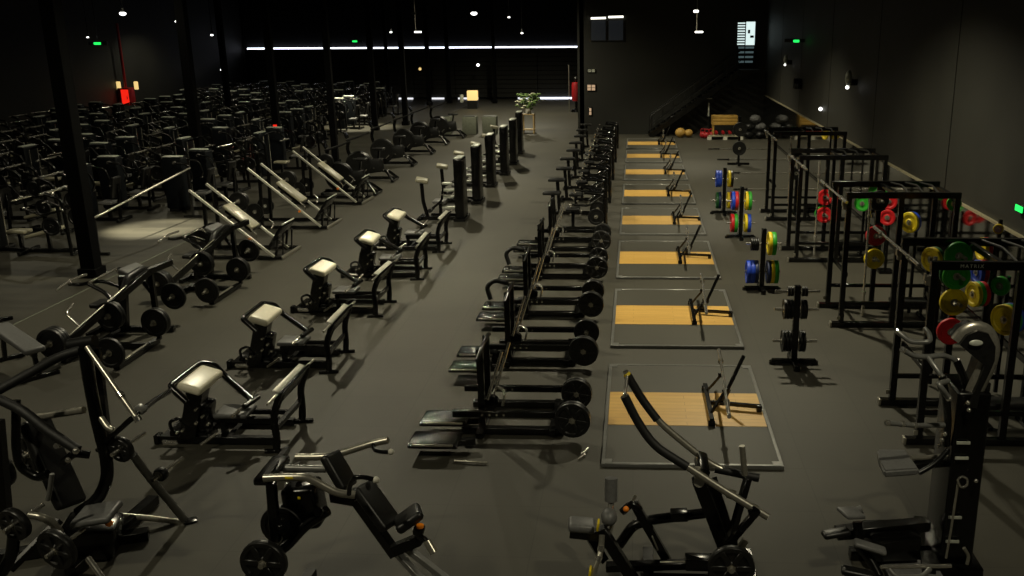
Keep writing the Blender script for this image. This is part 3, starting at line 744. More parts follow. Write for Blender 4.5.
# ------------------------------------------------------------------ leg presses with chrome rails
def make_legpress():
    t = thing('leg_press', '', 'exercise machine')
    b = B()
    for y in (0, 1.0): b.bar((-2.1, y, .05), (.0, y, .05), .07, .07)
    b.bar((-2.1, 0, .05), (-2.1, 1.0, .05), .08, .08)
    obj('base', b, 'black', t)
    obj('front_bar', B().bar((0, -.02, .04), (.03, 1.06, .04), .07, .06), 'steel', t)
    for y in (-.13, .72): obj('rail', B().bar((-.12, y, .1), (-1.86, y, 1.58), .055, .05), 'satin', t)
    for y in (.18, .78): obj('frame_leg', B().bar((-1.75, y, .05), (-1.7, y, 1.4), .07, .07).bar((-.2, y, .05), (-.12, y, .5), .045, .045), 'black', t)
    s = obj('sled', B().box((-.98, .48, .83), (.72, .6, .06), (0, 39.5, 0), .01).bar((-1.1, -.1, .95), (-1.1, .9, .95), .06, .06), 'black', t)
    obj('back_pad', B().box((-.95, .3, .93), (.8, .42, .08), (0, 39.5, 0), .03, 3), 'tan', s)
    obj('weight_horn', B().cyl((-1.35, .8, 1.1), (-1.35, 1.3, 1.1), .025), 'steel', s)
    obj('foot_plate', B().box((-.18, .5, .46), (.07, .78, .66), (0, 34, 0), .02), 'black', t)
    obj('bright_edge_strip', B().box((.02, .5, .76), (.03, .74, .04), (0, 34, 0), .01), 'label', t)
    b = B().tube([(-.55, .06, .5), (-.5, -.05, .6), (-.62, -.05, .7)], .016); b.tube([(-.55, .9, .5), (-.5, 1.02, .6), (-.62, 1.02, .7)], .016)
    obj('handle', b, 'chrome', t)
    for y in (.2, .75): obj('post', B().bar((-.05, y, .05), (.0, y, .56), .03, .03), 'black', t)
    obj('stop_knob', B().cyl((-.62, -.16, .5), (-.62, -.2, .5), .03), 'orange', t)
    return t
lp = [(-7.83, 19.8), (-7.84, 23.0), (-7.9, 26.35)]
for i, (x, y) in enumerate(lp):
    nm = ['nearest', 'middle', 'farthest'][i]
    o = make_legpress() if i == 0 else dup(lpm, (0, 0, 0))
    if i == 0: lpm = o
    o.location = (x, y, 0)
    tag(o, f'{nm} leg press with two sloping chrome rails and pale pad', 'exercise machine', 'leg presses')
    for s, yy in ((-1, -.16), (1, 1.14)):
        for k in range(2 if s > 0 else 0): plate((x - 1.35, y + yy + s * .07 * k, 1.1), (0, 1, 0), 'rubber', f'{"outer" if k else "inner"} black disc on {"near" if s < 0 else "far"} side of the {nm} leg press sled', .22, .06, 'discs on leg presses')
        plate((x - 1.9, y + (.14 if s < 0 else .86), .42 if s < 0 else .44), (0, 1, 0), 'rubber', f'black disc stored low on {"near" if s < 0 else "far"} side of the {nm} leg press', .22, .06, 'discs on leg presses')

# ------------------------------------------------------------------ plate loaded row machines on the left
def make_plrow():
    t = thing('chest_supported_row', '', 'exercise machine')
    b = B().bar((.53, -1.35, .05), (.53, -.1, .05), .1, .08).bar((-.75, .5, .05), (.53, .5, .05), .09, .08).bar((-.75, .1, .05), (-.75, .9, .05), .09, .08).bar((-.45, -1.1, .05), (-.3, .5, .05), .1, .08).bar((-.4, -.35, .05), (.53, -.35, .05), .08, .08)
    obj('base', b, 'black', t)
    obj('base_cap', B().bar((.53, -1.3, .1), (.53, -.4, .1), .05, .012), 'steel', t)
    obj('column', B().bar((-.25, .35, .05), (-.15, .35, 1.02), .12, .1), 'black', t)
    obj('boom', B().bar((-.42, -1.05, .3), (.3, .38, 1.1), .09, .11).bar((.3, .36, 1.1), (.42, .9, 1.12), .08, .1).bar((.3, .4, .05), (.3, .4, 1.06), .08, .08), 'black', t)
    obj('boom_strip', B().bar((-.38, -.98, .41), (.1, -.02, .96), .03, .012), 'steel', t)
    obj('chest_pad', B().box((-.18, .75, 1.0), (.3, .5, .1), (0, 24, -6), .04, 3), 'gpad', t)
    obj('curved_pad', B().tube([(.05, -.02, .9), (.06, .1, 1.05), (.1, .5, 1.1), (.12, .75, 1.02)], .06, .2, 12), 'pad', t)
    obj('seat', B().box((-.5, .3, .55), (.36, .36, .08), None, .03, 3), 'pad', t)
    obj('seat_post', B().bar((-.5, .3, .05), (-.5, .3, .52), .08, .08), 'black', t)
    obj('lever', B().tube([(.2, .6, .6), (-.1, .7, .95), (-.52, .88, 1.0)], .035, .12), 'black', t)
    obj('lever', B().tube([(.1, -.3, .55), (-.2, -.1, .85), (-.53, .0, .97)], .035, .12), 'black', t)
    obj('lever', B().tube([(-.2, .4, .8), (-.5, .3, .95), (-.85, .2, .9), (-.86, .0, .97)], .03, .1), 'black', t)
    for pts in ([(-.53, .0, 1.0), (-.56, .88, 1.0)], [(-.86, -.36, .97), (-.88, .1, 1.02), (-.87, .5, 1.0)], [(-.32, -.75, .5), (-.62, -.6, .66), (-.66, -.3, .72)], [(-.55, .86, .99), (-.4, .75, .9)]): obj('grip', B().tube(pts, .021), 'chrome', t)
    for (px, py, pz, l) in ((.57, -.1, .38, .2), (.35, .95, .5, .2), (-.05, -.3, .55, .2), (.5, -1.4, .3, .2), (-.5, -1.1, .38, .34)): obj('plate_horn', B().cyl((px - .02, py + .12, pz), (px + .01, py - l, pz), .024), 'steel', t)
    obj('horn_post', B().bar((.55, -.05, .05), (.55, -.05, .4), .06, .06), 'black', t)
    b = B()
    for k in range(7): b.ball((-.36 + .1 * k - .05, -1.0 + .2 * k, .36 + .112 * k), .026)
    for q in ((-.5, .14, .55), (-.5, .0, .97), (-.86, .02, .98), (-.08, -.16, .74)): b.ball(q, .03)
    obj('adjuster_knob', b, 'chrome', t)
    return t
for i, (x, y, rz) in enumerate(((-8.35, 14.25, .0), (-8.4, 17.65, .0))):
    o = make_plrow() if i == 0 else dup(plr, (0, 0, 0))
    if i == 0: plr = o
    o.location = (x, y, 0)
    nm = ['nearer', 'farther'][i]
    tag(o, f'{nm} of two plate loaded row machines on the left with big black discs', 'exercise machine', 'row machines on the left')
    for (px, py, pz, n, lb) in ((.57, -.1, .38, 2, 'at right foot'), (.35, .95, .5, 1, 'on far right horn'), (-.05, -.3, .55, 2, 'on near lever'), (.5, -1.4, .3, 1, 'at near end of foot bar'), (-.5, -1.1, .38, 3, 'at lower end of boom')):
        for k in range(n): plate((x + px, y + py - .07 * k, pz), (.12, 1, 0), 'rubber', f'{["inner", "middle", "outer"][k] if n > 1 else "single"} black disc {lb} of the {nm} left row machine', .235, .06, 'discs on left row machines')
# flat bench with grey pad at the left edge
t = thing('weight_bench', 'grey padded bench at left photo edge beside the nearer row machine', 'bench', (-9.3, 12.9, 0), -.62)
obj('seat', B().box((0, 0, .5), (1.3, .3, .09), (0, 6, 0), .035, 3), 'gpad', t)
obj('frame', B().bar((-.7, 0, .42), (.6, 0, .36), .07, .07), 'black', t)
for s in (-1, 1): obj('leg', B().bar((s * .55, 0, .4), (s * .62, 0, .03), .06, .06).bar((s * .62, -.28, .03), (s * .62, .28, .03), .07, .06), 'black', t)
obj('rest_bar', B().bar((-.75, -.25, .62), (-.75, .25, .62), .06, .06).bar((-.72, 0, .42), (-.75, 0, .62), .06, .06), 'black', t)

# ------------------------------------------------------------------ exercise bikes
def make_bike():
    t = thing('exercise_bike', '', 'exercise bike')
    b = B().bar((.75, -.32, .05), (.75, .32, .05), .09, .07).bar((-.7, -.3, .05), (-.7, .3, .05), .09, .07).bar((-.7, 0, .1), (.75, 0, .1), .09, .08)
    b.tube([(.78, -.3, .05), (.55, -.1, .3), (.3, 0, .35)], .04).tube([(.78, .3, .05), (.55, .1, .3), (.3, 0, .35)], .04)
    obj('base', b, 'black', t)
    obj('housing', B().lathe([(.01, -.09), (.36, -.09), (.4, -.05), (.4, .05), (.36, .09), (.01, .09)], (-.28, 0, .5), (0, 1, 0), 24).box((.1, 0, .45), (.7, .16, .42), (0, -8, 0), .06), 'pad', t)
    obj('seat_post', B().bar((.25, 0, .4), (.34, 0, .92), .05, .07), 'black', t)
    obj('saddle', B().box((.36, 0, .96), (.3, .22, .08), None, .035, 3).box((.2, 0, .96), (.16, .1, .06), None, .025, 3), 'pad', t)
    obj('mast', B().tube([(-.45, 0, .5), (-.62, 0, .95), (-.55, 0, 1.22)], .05, .2), 'black', t)
    h = obj('handlebar', B().tube([(.02, -.24, 1.42), (-.3, -.24, 1.3), (-.58, -.2, 1.22), (-.58, .2, 1.22), (-.3, .24, 1.3), (.02, .24, 1.42)], .026, .1), 'foam', t)
    obj('console', B().box((-.62, 0, 1.36), (.05, .26, .2), (0, -25, 0), .02), 'gloss', t)
    for s in (-1, 1):
        c = obj('crank', B().bar((-.05, s * .1, .36), (-.05 + .12 * s, s * .1, .24), .03, .02), 'steel', t)
        obj('pedal', B().box((-.05 + .12 * s, s * .16, .24), (.1, .1, .03), None, .008), 'black', c)
    b = B()
    for k in range(4): b.ball((random.uniform(-.4, .6), -.12, random.uniform(.2, .7)), .022)
    obj('bolt', b, 'chrome', t)
    return t
for i, (x, y) in enumerate(((-8.75, 28.1), (-8.85, 30.6), (-9.0, 34.1), (-9.0, 37.4), (-9.0, 40.4), (-8.7, 42.9))):
    o = make_bike() if i == 0 else dup(bk, (0, 0, 0))
    if i == 0: bk = o
    o.location = (x, y, 0); o.scale = (1.12, 1.12, 1.12)
    tag(o, f'black exercise bike, {ORD[i]} in the row behind the leg presses', 'exercise bike', 'exercise bikes')
# ------------------------------------------------------------------ big machines in front (built in room coordinates)
def objw(name, b, m, root, parent=None):
    o = obj(name, b, m, parent or root)
    if parent is None:
        for q in SPLITS.get(o.name, [o]): q.location = -V(root.location)
    return o

# --- dip and chin assist machine, right front
t = thing('dip_chin_machine', 'tall assisted dip and chin machine with silver curved head in front of the racks', 'exercise machine', (3.0, 8.1, 0))
b = B(); b.bar((2.75, 7.75, .06), (2.95, 8.75, .06), .12, .1).bar((2.1, 8.1, .06), (3.1, 8.15, .06), .1, .1).box((3.02, 8.15, .05), (.5, .7, .1), None, .02)
objw('base', b, 'black', t)
objw('weight_tower', B().box((3.04, 8.14, .92), (.3, .5, 1.8), None, .03, 3), 'black', t)
b = B()
for z in (.35, .6, 1.2, 1.35): b.box((2.97, 7.86, z), (.12, .012, .025))
objw('tower_marking', b, 'label', t)
out = [(2.853, 7.85, 2.275), (2.905, 7.85, 2.359), (2.994, 7.85, 2.405), (3.090, 7.85, 2.379), (3.163, 7.85, 2.260), (3.169, 7.85, 2.130), (3.131, 7.85, 1.999), (3.078, 7.85, 1.847), (3.062, 7.85, 1.675), (2.972, 7.85, 1.693), (3.013, 7.85, 1.808), (3.053, 7.85, 1.923), (3.088, 7.85, 2.083), (2.984, 7.85, 2.166)]
mm = Matrix(((1, 0, 0, 0), (0, 0, 1, 0), (0, 1, 0, 0), (0, 0, 0, 1)))
hd = objw('head_cover', B().prism([(p[0], p[2]) for p in out], 7.88, 8.2, mm), 'pad', t)
rim = [(2.865, 7.86, 2.272), (2.917, 7.86, 2.355), (2.998, 7.86, 2.393), (3.087, 7.86, 2.366), (3.150, 7.86, 2.256), (3.155, 7.86, 2.127), (3.118, 7.86, 1.995), (3.057, 7.86, 1.833), (3.033, 7.86, 1.651), (3.034, 7.86, 1.379)]
objw('head_rim', B().tube([V(p) + V((0, .1, 0)) for p in rim], .042, .08, 12, flat=(1.0, 2.0)), 'steel', t)
c = V((2.979, 7.85, 2.304)); objw('logo_oval', B().ball(c + V((0, .0, 0)), .05, (1.2, .2, .6)), 'label', t)
objw('neck', B().bar((3.1, 8.12, 1.7), (3.148, 8.1, 1.844), .2, .2), 'black', t)
objw('chin_handle', B().tube([(2.471, 8.5, 2.203), (2.536, 8.45, 2.151), (2.590, 8.4, 2.119), (2.757, 8.35, 2.138), (2.780, 8.5, 2.176), (2.772, 8.6, 2.183)], .024, .06), 'grey', t)
objw('chin_handle', B().tube([(2.318, 7.75, 2.277), (2.433, 7.8, 2.196), (2.579, 7.85, 2.170), (2.741, 7.95, 2.155), (2.877, 8, 2.091), (2.941, 8, 1.977)], .024, .06), 'grey', t)
objw('chin_handle', B().tube([(2.572, 7.83, 2.177), (2.614, 7.75, 2.115), (2.666, 7.7, 2.042), (2.766, 7.9, 1.823)], .024, .06), 'grey', t)
objw('chin_handle', B().tube([(2.709, 7.6, 1.880), (2.633, 7.55, 1.982), (2.586, 7.55, 2.036), (2.720, 7.7, 2.006)], .024, .06), 'grey', t)
g = B()
for p, q in (((2.471, 8.5, 2.203), (2.488, 8.49, 2.192)), ((2.318, 7.75, 2.277), (2.340, 7.76, 2.260)), ((2.666, 7.7, 2.042), (2.663, 7.71, 2.057)), ((2.709, 7.6, 1.880), (2.695, 7.59, 1.902))): g.cyl(p, q, .027)
objw('chrome_cap', g, 'chrome', t)
objw('upper_arm', B().tube([(2.877, 8, 2.091), (2.964, 8, 1.920), (3.059, 8, 1.689), (3.087, 8, 1.592)], .035).tube([(2.666, 7.7, 2.042), (2.755, 7.8, 1.788), (2.827, 7.9, 1.553), (2.851, 7.95, 1.285)], .035), 'black', t)
objw('dip_handle', B().tube([(2.193, 7.6, 1.648), (2.329, 7.65, 1.618), (2.475, 7.7, 1.584), (2.779, 7.85, 1.526)], .022), 'grey', t)
g = B()
for p, q in (((2.193, 7.6, 1.648), (2.222, 7.61, 1.644)), ((2.338, 7.65, 1.619), (2.367, 7.66, 1.613)), ((2.455, 7.69, 1.590), (2.484, 7.7, 1.584))): g.cyl(p, q, .028)
objw('chrome_cap', g, 'chrome', t)
objw('dip_handle', B().tube([(2.532, 7.9, 1.174), (2.674, 7.95, 1.152), (2.816, 8, 1.150), (3.132, 8.05, 1.141)], .022), 'steel', t)
pts = [(2.281, 8.12, 1.154), (2.548, 8.12, 1.159), (2.557, 7.72, 1.115), (2.231, 7.66, 1.140), (2.247, 7.9, 1.129)]
b = B(); z = sum(p[2] for p in pts) / 5
b.prism([(p[0], p[1]) for p in pts], z - .05, z + .02)
for f in list(b.bm.faces): pass
bmesh.ops.bevel(b.bm, geom=list(b.bm.edges), offset=.018, segments=3, affect='EDGES', clamp_overlap=True)
objw('knee_pad', b, 'gpad', t)
objw('knee_lever', B().bar((2.36, 7.9, z - .07), (2.95, 8.02, z - .05), .08, .06).tube([(2.567, 7.75, 1.100), (2.717, 7.8, 1.167), (2.855, 7.9, 1.259)], .025), 'black', t)
b = B()
for p in ((2.757, 7.8, 1.403), (2.778, 7.8, 1.462), (2.754, 7.85, 1.321), (2.949, 7.8, 1.762), (2.964, 7.8, 1.695), (3.097, 7.8, 1.005)): b.ball(p, .02)
objw('bolt', b, 'chrome', t)
objw('carabiner_ring', B().tube([(2.898, 7.72, 1.053), (2.937, 7.72, 1.093), (2.993, 7.72, 1.064), (2.991, 7.72, 0.995), (2.941, 7.72, 0.974)], .01, .03, 8, True), 'chrome', t)
objw('guide_cable', B().tube([(2.917, 7.74, 1.013), (2.901, 7.74, 0.539), (2.884, 7.74, 0.249)], .011), 'steel', t)
objw('step_frame', B().bar((1.918, 7.95, 0.363), (2.815, 8.1, 0.391), .12, .1).box((2.45, 8.05, .24), (.5, .36, .28), (0, 0, 6), .05).tube([(2.092, 7.8, 0.330), (2.205, 7.7, 0.217), (2.260, 7.6, 0.115)], .045), 'black', t)
objw('foot_peg', B().tube([(2.092, 7.9, 0.512), (2.111, 7.85, 0.353)], .045), 'black', t)
objw('foot_pad', B().box((2.031, 7.9, 0.604), (.2, .2, .04), (0, 8, 20), .018).cyl((2.111, 8, 0.570), (2.156, 8, 0.592), .04), 'gpad', t)
objw('foot_pad', B().box((2.175, 7.7, 0.372), (.3, .12, .05), (0, 14, -8), .024, 3), 'gpad', t)
objw('foot_pad', B().box((1.882, 7.8, 0.450), (.26, .12, .06), (0, -6, 10), .028, 3), 'pad', t)
objw('foot_pad', B().box((2.018, 7.45, 0.258), (.3, .12, .06), (0, 6, -10), .028, 3), 'pad', t)
objw('chrome_bar', B().cyl((2.231, 7.5, 0.292), (2.884, 7.6, 0.255), .018), 'chrome', t)
objw('step_loop', B().tube([(2.288, 7.45, 0.305), (2.340, 7.4, 0.257), (2.574, 7.42, 0.250), (2.665, 7.5, 0.282)], .022), 'grey', t)
objw('foot_plate', B().box((2.62, 7.85, .06), (.5, .28, .03), None, .01), 'gpad', t)
objw('side_handle', B().tube([(3.020, 7.7, 0.381), (3.073, 7.7, 0.300), (3.064, 7.7, 0.216)], .016), 'steel', t)

# --- long armed plate loaded machine, centre front
t = thing('lever_arm_machine', 'plate loaded machine with two long bent arms reaching over the nearest platform', 'exercise machine', (.55, 7.7, 0))
A = [(-0.080, 7.75, 1.808), (0.033, 7.75, 1.568), (0.187, 7.7, 1.349), (0.520, 7.65, 1.153), (0.779, 7.6, 0.996), (1.202, 7.5, 0.772)]
Bp = [(-0.058, 8.25, 1.815), (0.071, 8.25, 1.584), (0.243, 8.2, 1.362), (0.539, 8.15, 1.121), (0.796, 8.1, 0.932), (1.188, 8.05, 0.870)]
def cut(a, b, f): return V(a).lerp(V(b), f)
a1 = objw('long_arm', B().tube(A, .034, .2, 12), 'steel', t); a2 = objw('long_arm', B().tube(Bp, .034, .2, 12), 'steel', t)
objw('foam_grip', B().tube(A[:3] + [cut(A[2], A[3], .9)], .041, .2, 12), 'foam', t); objw('foam_grip', B().tube(Bp[:2] + [cut(Bp[1], Bp[2], .9)], .041, .2, 12), 'foam', t)
objw('foam_grip', B().tube([cut(Bp[4], Bp[5], -.05), cut(Bp[4], Bp[5], .35), Bp[5]], .04, .1, 12), 'foam', t)
objw('end_link', B().cyl(A[0], Bp[0], .016).cyl(V(Bp[0]) + V((0, 0, -.02)), V(Bp[0]) + V((-.02, 0, .04)), .026), 'chrome', t)
objw('end_cap', B().ball(Bp[0], .036), 'yellow', t)
objw('weight_horn', B().cyl((1.042, 7.95, 0.950), (1.003, 7.95, 1.244), .028), 'steel', t)
objw('main_post', B().bar((0.592, 7.75, 1.014), (0.891, 7.75, 0.217), .13, .12).bar((0.743, 8, 0.867), (0.963, 8, 0.183), .1, .1), 'black', t)
objw('pivot', B().cyl(V((0.595, 7.65, 1.026)), V((0.629, 8.1, 0.792)), .05).cyl(V((0.577, 7.7, 1.139)), V((0.599, 7.7, 0.980)), .035), 'steel', t)
objw('pivot_block', B().box((0.637, 7.9, 1.060), (.1, .4, .12), (0, 20, 0), .02), 'black', t)
objw('link', B().bar((0.861, 7.6, 0.413), (1.102, 7.55, 0.791), .08, .06).box((1.079, 7.52, 0.818), (.09, .12, .09), (0, 30, 0), .02), 'black', t)
objw('link', B().bar((0.921, 7.9, 0.296), (1.071, 7.95, 0.920), .07, .06), 'black', t)
objw('wear_plate', B().box((0.914, 7.9, 0.778), (.08, .02, .1), (0, 15, 0), .02).box((1.010, 7.7, 0.366), (.07, .03, .12), (0, 30, 0), .01), 'steel', t)
objw('cross_tube', B().tube([(-0.130, 8, 0.158), (0.004, 8, 0.377), (0.166, 8, 0.434), (0.692, 7.95, 0.548)], .05, .1).box((0.435, 7.9, 0.550), (.16, .12, .09), (0, -4, 0), .01), 'black', t)
objw('lower_tube', B().bar((-0.246, 7.7, 0.105), (0.814, 7.7, 0.173), .09, .07).box((0.615, 7.65, 0.210), (.26, .14, .12), (0, 0, 0), .015), 'black', t)
objw('lower_strip', B().bar(V((0.255, 7.62, 0.220)), V((0.732, 7.62, 0.242)), .02, .012), 'steel', t)
objw('front_frame', B().bar((-0.293, 7.5, 0.630), (0.072, 7.5, -0.000), .09, .1).bar((-0.426, 7.6, 0.548), (-0.265, 7.7, 0.179), .07, .08), 'black', t)
objw('adjuster_post', B().bar((0.011, 7.8, 0.722), (0.336, 7.8, 0.109), .07, .08), 'black', t)
objw('adjuster_scale', B().bar(V((0.181, 7.74, 0.417)), V((0.238, 7.74, 0.271)), .03, .012), 'steel', t)
objw('adjuster_clamp', B().tube([(-0.099, 7.75, 0.654), (-0.007, 7.75, 0.749), (0.067, 7.75, 0.678)], .035, .06), 'black', t)
objw('adjuster_knob', B().ball((-0.061, 7.66, 0.736), .028), 'orange', t)
objw('pop_pin', B().cyl((0.002, 7.75, 0.780), (0.029, 7.75, 0.831), .014), 'steel', t)
objw('roller_pad', B().tube([(-0.200, 7.72, 1.015), (-0.199, 7.68, 0.804)], .058, .05, 16), 'gpad', t)
objw('roller_pad', B().ball((-0.214, 7.55, 0.714), .075, (1, 1.3, 1.05), 16), 'gpad', t)
objw('roller_rod', B().cyl((-0.199, 7.68, 0.814), (-0.206, 7.62, 0.725), .03).cyl((-0.179, 7.6, 0.656), (-0.231, 7.5, 0.458), .02), 'chrome', t)
objw('seat_pad', B().box((-0.459, 7.55, 0.627), (.25, .2, .085), (0, 6, 4), .035, 3), 'gpad', t)
objw('seat_frame', B().bar((-0.565, 7.5, 0.583), (-0.239, 7.5, 0.550), .06, .1), 'black', t)
objw('yellow_collar', B().box((-0.306, 7.38, 0.729), (.02, .1, .08), (0, 8, 0), .008).box((-0.371, 7.2, 0.369), (.02, .1, .08), (0, 8, 0), .008), 'yellow', t)
objw('handle', B().tube([(-0.272, 7.4, 0.618), (-0.279, 7.35, 0.498), (-0.295, 7.3, 0.448), (-0.338, 7.25, 0.358), (-0.354, 7.2, 0.270)], .026, .05), 'steel', t)
objw('handle_cap', B().cyl((-0.275, 7.36, 0.542), (-0.283, 7.34, 0.494), .031).cyl((-0.287, 7.31, 0.462), (-0.304, 7.29, 0.424), .031), 'chrome', t)
objw('base', B().bar((.15, 7.2, .05), (.15, 8.1, .05), .1, .08).bar((.15, 7.6, .05), (1.1, 7.6, .05), .1, .08).bar((1.1, 7.2, .05), (1.1, 8.1, .05), .1, .08), 'black', t)
c = V((0.879, 7.38, 0.335)); plate(c, (0, 1, .0), 'rubber', 'black spoked disc on the long armed machine in front', .21, .07, 'discs on the front machines', spokes=True)
objw('disc_horn', B().cyl(c + V((0, -.07, 0)), c + V((0, .35, 0)), .024), 'steel', t)

# --- incline press machine with slanted back pad
t = thing('incline_press', 'plate loaded incline press with slanted black back pad and two silver arms', 'exercise machine', (-2.45, 7.6, 0))
def slab(root, name, p, q, w, th, m, roll=(0, 1, 0), bev=.04):
    p, q = V(p), V(q); d = q - p
    fx = frame(d, roll)
    return objw(name, B().box((p + q) / 2, (th, w, d.length), fx, bev, 4), m, root)
slab(t, 'back_pad', (-2.805, 7.75, 1.206), (-2.611, 7.65, 0.905), .3, .09, 'pad')
slab(t, 'back_pad', (-2.479, 7.6, 0.974), (-2.177, 7.45, 0.628), .34, .09, 'pad')
slab(t, 'seat_pad', (-2.126, 7.4, 0.658), (-1.914, 7.5, 0.787), .34, .09, 'pad')
objw('near_arm', B().tube([(-3.221, 7.25, 1.201), (-3.033, 7.25, 1.214), (-2.847, 7.25, 1.218), (-2.745, 7.25, 1.162), (-2.593, 7.25, 1.068), (-2.436, 7.28, 1.036)], .034, .1, 12), 'steel', t)
objw('far_arm', B().tube([(-3.260, 8.1, 0.986), (-2.984, 8.1, 0.991), (-2.804, 8.1, 1.037), (-2.583, 8.1, 1.114), (-2.484, 8.1, 1.147), (-2.346, 8.1, 1.180)], .034, .1, 12), 'steel', t)
objw('near_handle', B().tube([(-2.462, 7.2, 1.088), (-2.411, 7.1, 1.247), (-2.330, 7, 1.356), (-2.253, 7, 1.357), (-2.153, 7, 1.332)], .021, .06), 'black', t)
objw('far_handle', B().tube([(-2.493, 8.1, 1.147), (-2.458, 8, 1.122), (-2.377, 7.95, 1.127), (-2.267, 7.9, 1.153)], .021, .06).tube([(-2.484, 8.1, 1.147), (-2.453, 8.2, 1.132), (-2.365, 8.2, 1.123)], .02), 'black', t)
objw('handle_end', B().ball((-2.153, 7, 1.332), .03), 'white', t); objw('handle_end', B().ball((-2.267, 7.9, 1.153), .03), 'white', t)
objw('arm_yoke', B().bar((-3.223, 7.25, 1.182), (-3.361, 8.15, 1.045), .06, .05).box((-3.294, 7.6, 1.100), (.16, .5, .07), (0, 0, 0), .02), 'black', t)
objw('counter_bar', B().cyl((-3.231, 7.7, 1.071), (-2.828, 7.7, 1.068), .035).cyl((-3.241, 7.8, 1.062), (-3.226, 7.8, 1.021), .03).cyl((-3.135, 7.8, 1.074), (-3.120, 7.8, 1.033), .03), 'grey', t)
objw('side_post', B().bar((-3.206, 7.35, 1.111), (-3.220, 7.35, 0.522), .08, .07).bar((-3.264, 7.9, 0.802), (-3.281, 7.9, 0.310), .08, .07), 'black', t)
objw('centre_block', B().box((-3.037, 7.65, 0.743), (.32, .3, .42), (0, -6, 0), .05, 3), 'black', t)
objw('name_label', B().box((-2.978, 7.2, 1.232), (.07, .01, .02), None, .002), 'yellow', t)
objw('marker', B().box((-3.012, 7.46, 0.898), (.025, .012, .025), None, .004), 'yellow', t)
objw('lower_lever', B().tube([(-2.771, 7.5, 0.759), (-2.998, 7.45, 0.610), (-3.134, 7.4, 0.453), (-3.272, 7.35, 0.367)], .05, .1).cyl((-2.808, 7.35, 0.822), (-2.846, 7.6, 0.692), .04), 'black', t)
objw('pivot', B().cyl((-3.136, 7.3, 0.714), (-3.221, 7.5, 0.607), .08).ball((-3.092, 7.25, 0.794), .025).ball((-3.126, 7.25, 0.724), .025), 'gloss', t)
objw('pad_frame', B().bar((-2.795, 7.7, 0.793), (-2.538, 7.6, 0.811), .08, .1).bar((-2.537, 7.6, 0.821), (-2.173, 7.5, 0.310), .09, .09), 'black', t)
objw('front_tube', B().bar((-2.174, 7.45, 0.393), (-1.915, 7.4, 0.541), .1, .1).box((-1.906, 7.35, 0.662), (.1, .1, .1), (0, 20, 0), .03), 'black', t)
objw('adjuster_knob', B().cyl((-1.882, 7.3, 0.721), (-1.881, 7.3, 0.741), .035), 'orange', t)
objw('front_roller', B().tube([(-1.814, 7.25, 0.613), (-1.746, 7.2, 0.526)], .036, .05, 12), 'steel', t)
objw('front_leg', B().bar((-2.088, 7.45, 0.446), (-1.45, 7.25, .04), .06, .06).bar((-2.171, 7.5, 0.342), (-1.7, 7.2, .04), .06, .06), 'grey', t)
objw('roller_arm', B().tube([(-1.918, 7.35, 0.601), (-1.847, 7.28, 0.625), (-1.814, 7.25, 0.613)], .022), 'black', t)
objw('base', B().bar((-3.02, 7.25, .05), (-3.02, 7.6, .05), .1, .08), 'foam', t)
c = V((-3.239, 7.1, 0.463)); objw('disc_horn', B().cyl(c + V((0, -.08, 0)), c + V((0, .4, .0)), .024).bar(c + V((0, .35, 0)), (-3.241, 7.4, 0.501), .06, .06), 'steel', t)
plate(c, (.05, 1, 0), 'rubber', 'black spoked disc at left of the incline press', .21, .07, 'discs on the front machines', spokes=True)
plate(c + V((.02, .42, .12)), (.05, 1, 0), 'rubber', 'black disc behind the spoked one on the incline press', .2, .06, 'discs on the front machines')

# --- overhead machine with big curved tubes, left front
t = thing('curved_arm_machine', 'big plate loaded machine with curved black tubes and chrome bars at left photo edge', 'exercise machine', (-5.6, 8.2, 0))
objw('top_pad', B().tube([(-5.394, 8.2, 2.076), (-5.141, 8.2, 2.119)], .06, .05, 14), 'pad', t)
objw('foam_arm', B().tube([(-5.239, 8.1, 2.062), (-5.398, 8, 2.027), (-5.534, 7.8, 1.951), (-5.788, 7.5, 1.824)], .045, .1, 12), 'foam', t)
objw('foam_arm', B().tube([(-5.731, 7.5, 1.835), (-5.404, 7.4, 1.747), (-5.166, 7.35, 1.572), (-4.888, 7.3, 1.417)], .045, .1, 12), 'foam', t)
objw('arm_handle', B().tube([(-5.035, 7.3, 1.298), (-4.896, 7.25, 1.412), (-4.787, 7.3, 1.370)], .035, .05), 'black', t)
objw('chrome_collar', B().cyl((-5.082, 7.3, 1.452), (-5.093, 7.4, 1.424), .025).ball((-4.841, 7.2, 1.456), .03).ball((-4.927, 7.2, 1.369), .025), 'chrome', t)
objw('main_post', B().tube([(-5.195, 8.1, 2.093), (-5.165, 8.05, 1.728), (-5.118, 8, 1.339), (-5.055, 7.95, 1.050), (-5.040, 7.9, 0.832), (-5.142, 7.85, 0.623), (-5.329, 7.8, 0.507)], .058, .2, 12), 'black', t)
objw('side_post', B().bar((-5.226, 8.35, 1.994), (-5.200, 8.25, 1.064), .06, .06), 'black', t)
objw('chrome_bar', B().cyl((-5.134, 8.05, 2.111), (-4.540, 7.7, 1.532), .026, seg=16), 'steel', t)
objw('chrome_sleeve', B().cyl((-4.753, 7.82, 1.746), (-4.718, 7.8, 1.715), .034).cyl((-4.553, 7.7, 1.571), (-4.526, 7.69, 1.526), .034), 'chrome', t)
objw('cross_handle', B().tube([(-5.158, 8, 1.077), (-4.935, 7.9, 1.273), (-4.560, 7.75, 1.579), (-4.547, 7.8, 1.588), (-4.749, 8.4, 1.435), (-4.856, 8.9, 1.326)], .026, .05), 'black', t)
objw('handle_collar', B().box((-4.555, 7.8, 1.598), (.1, .1, .06), (0, 30, 0), .02), 'grey', t)
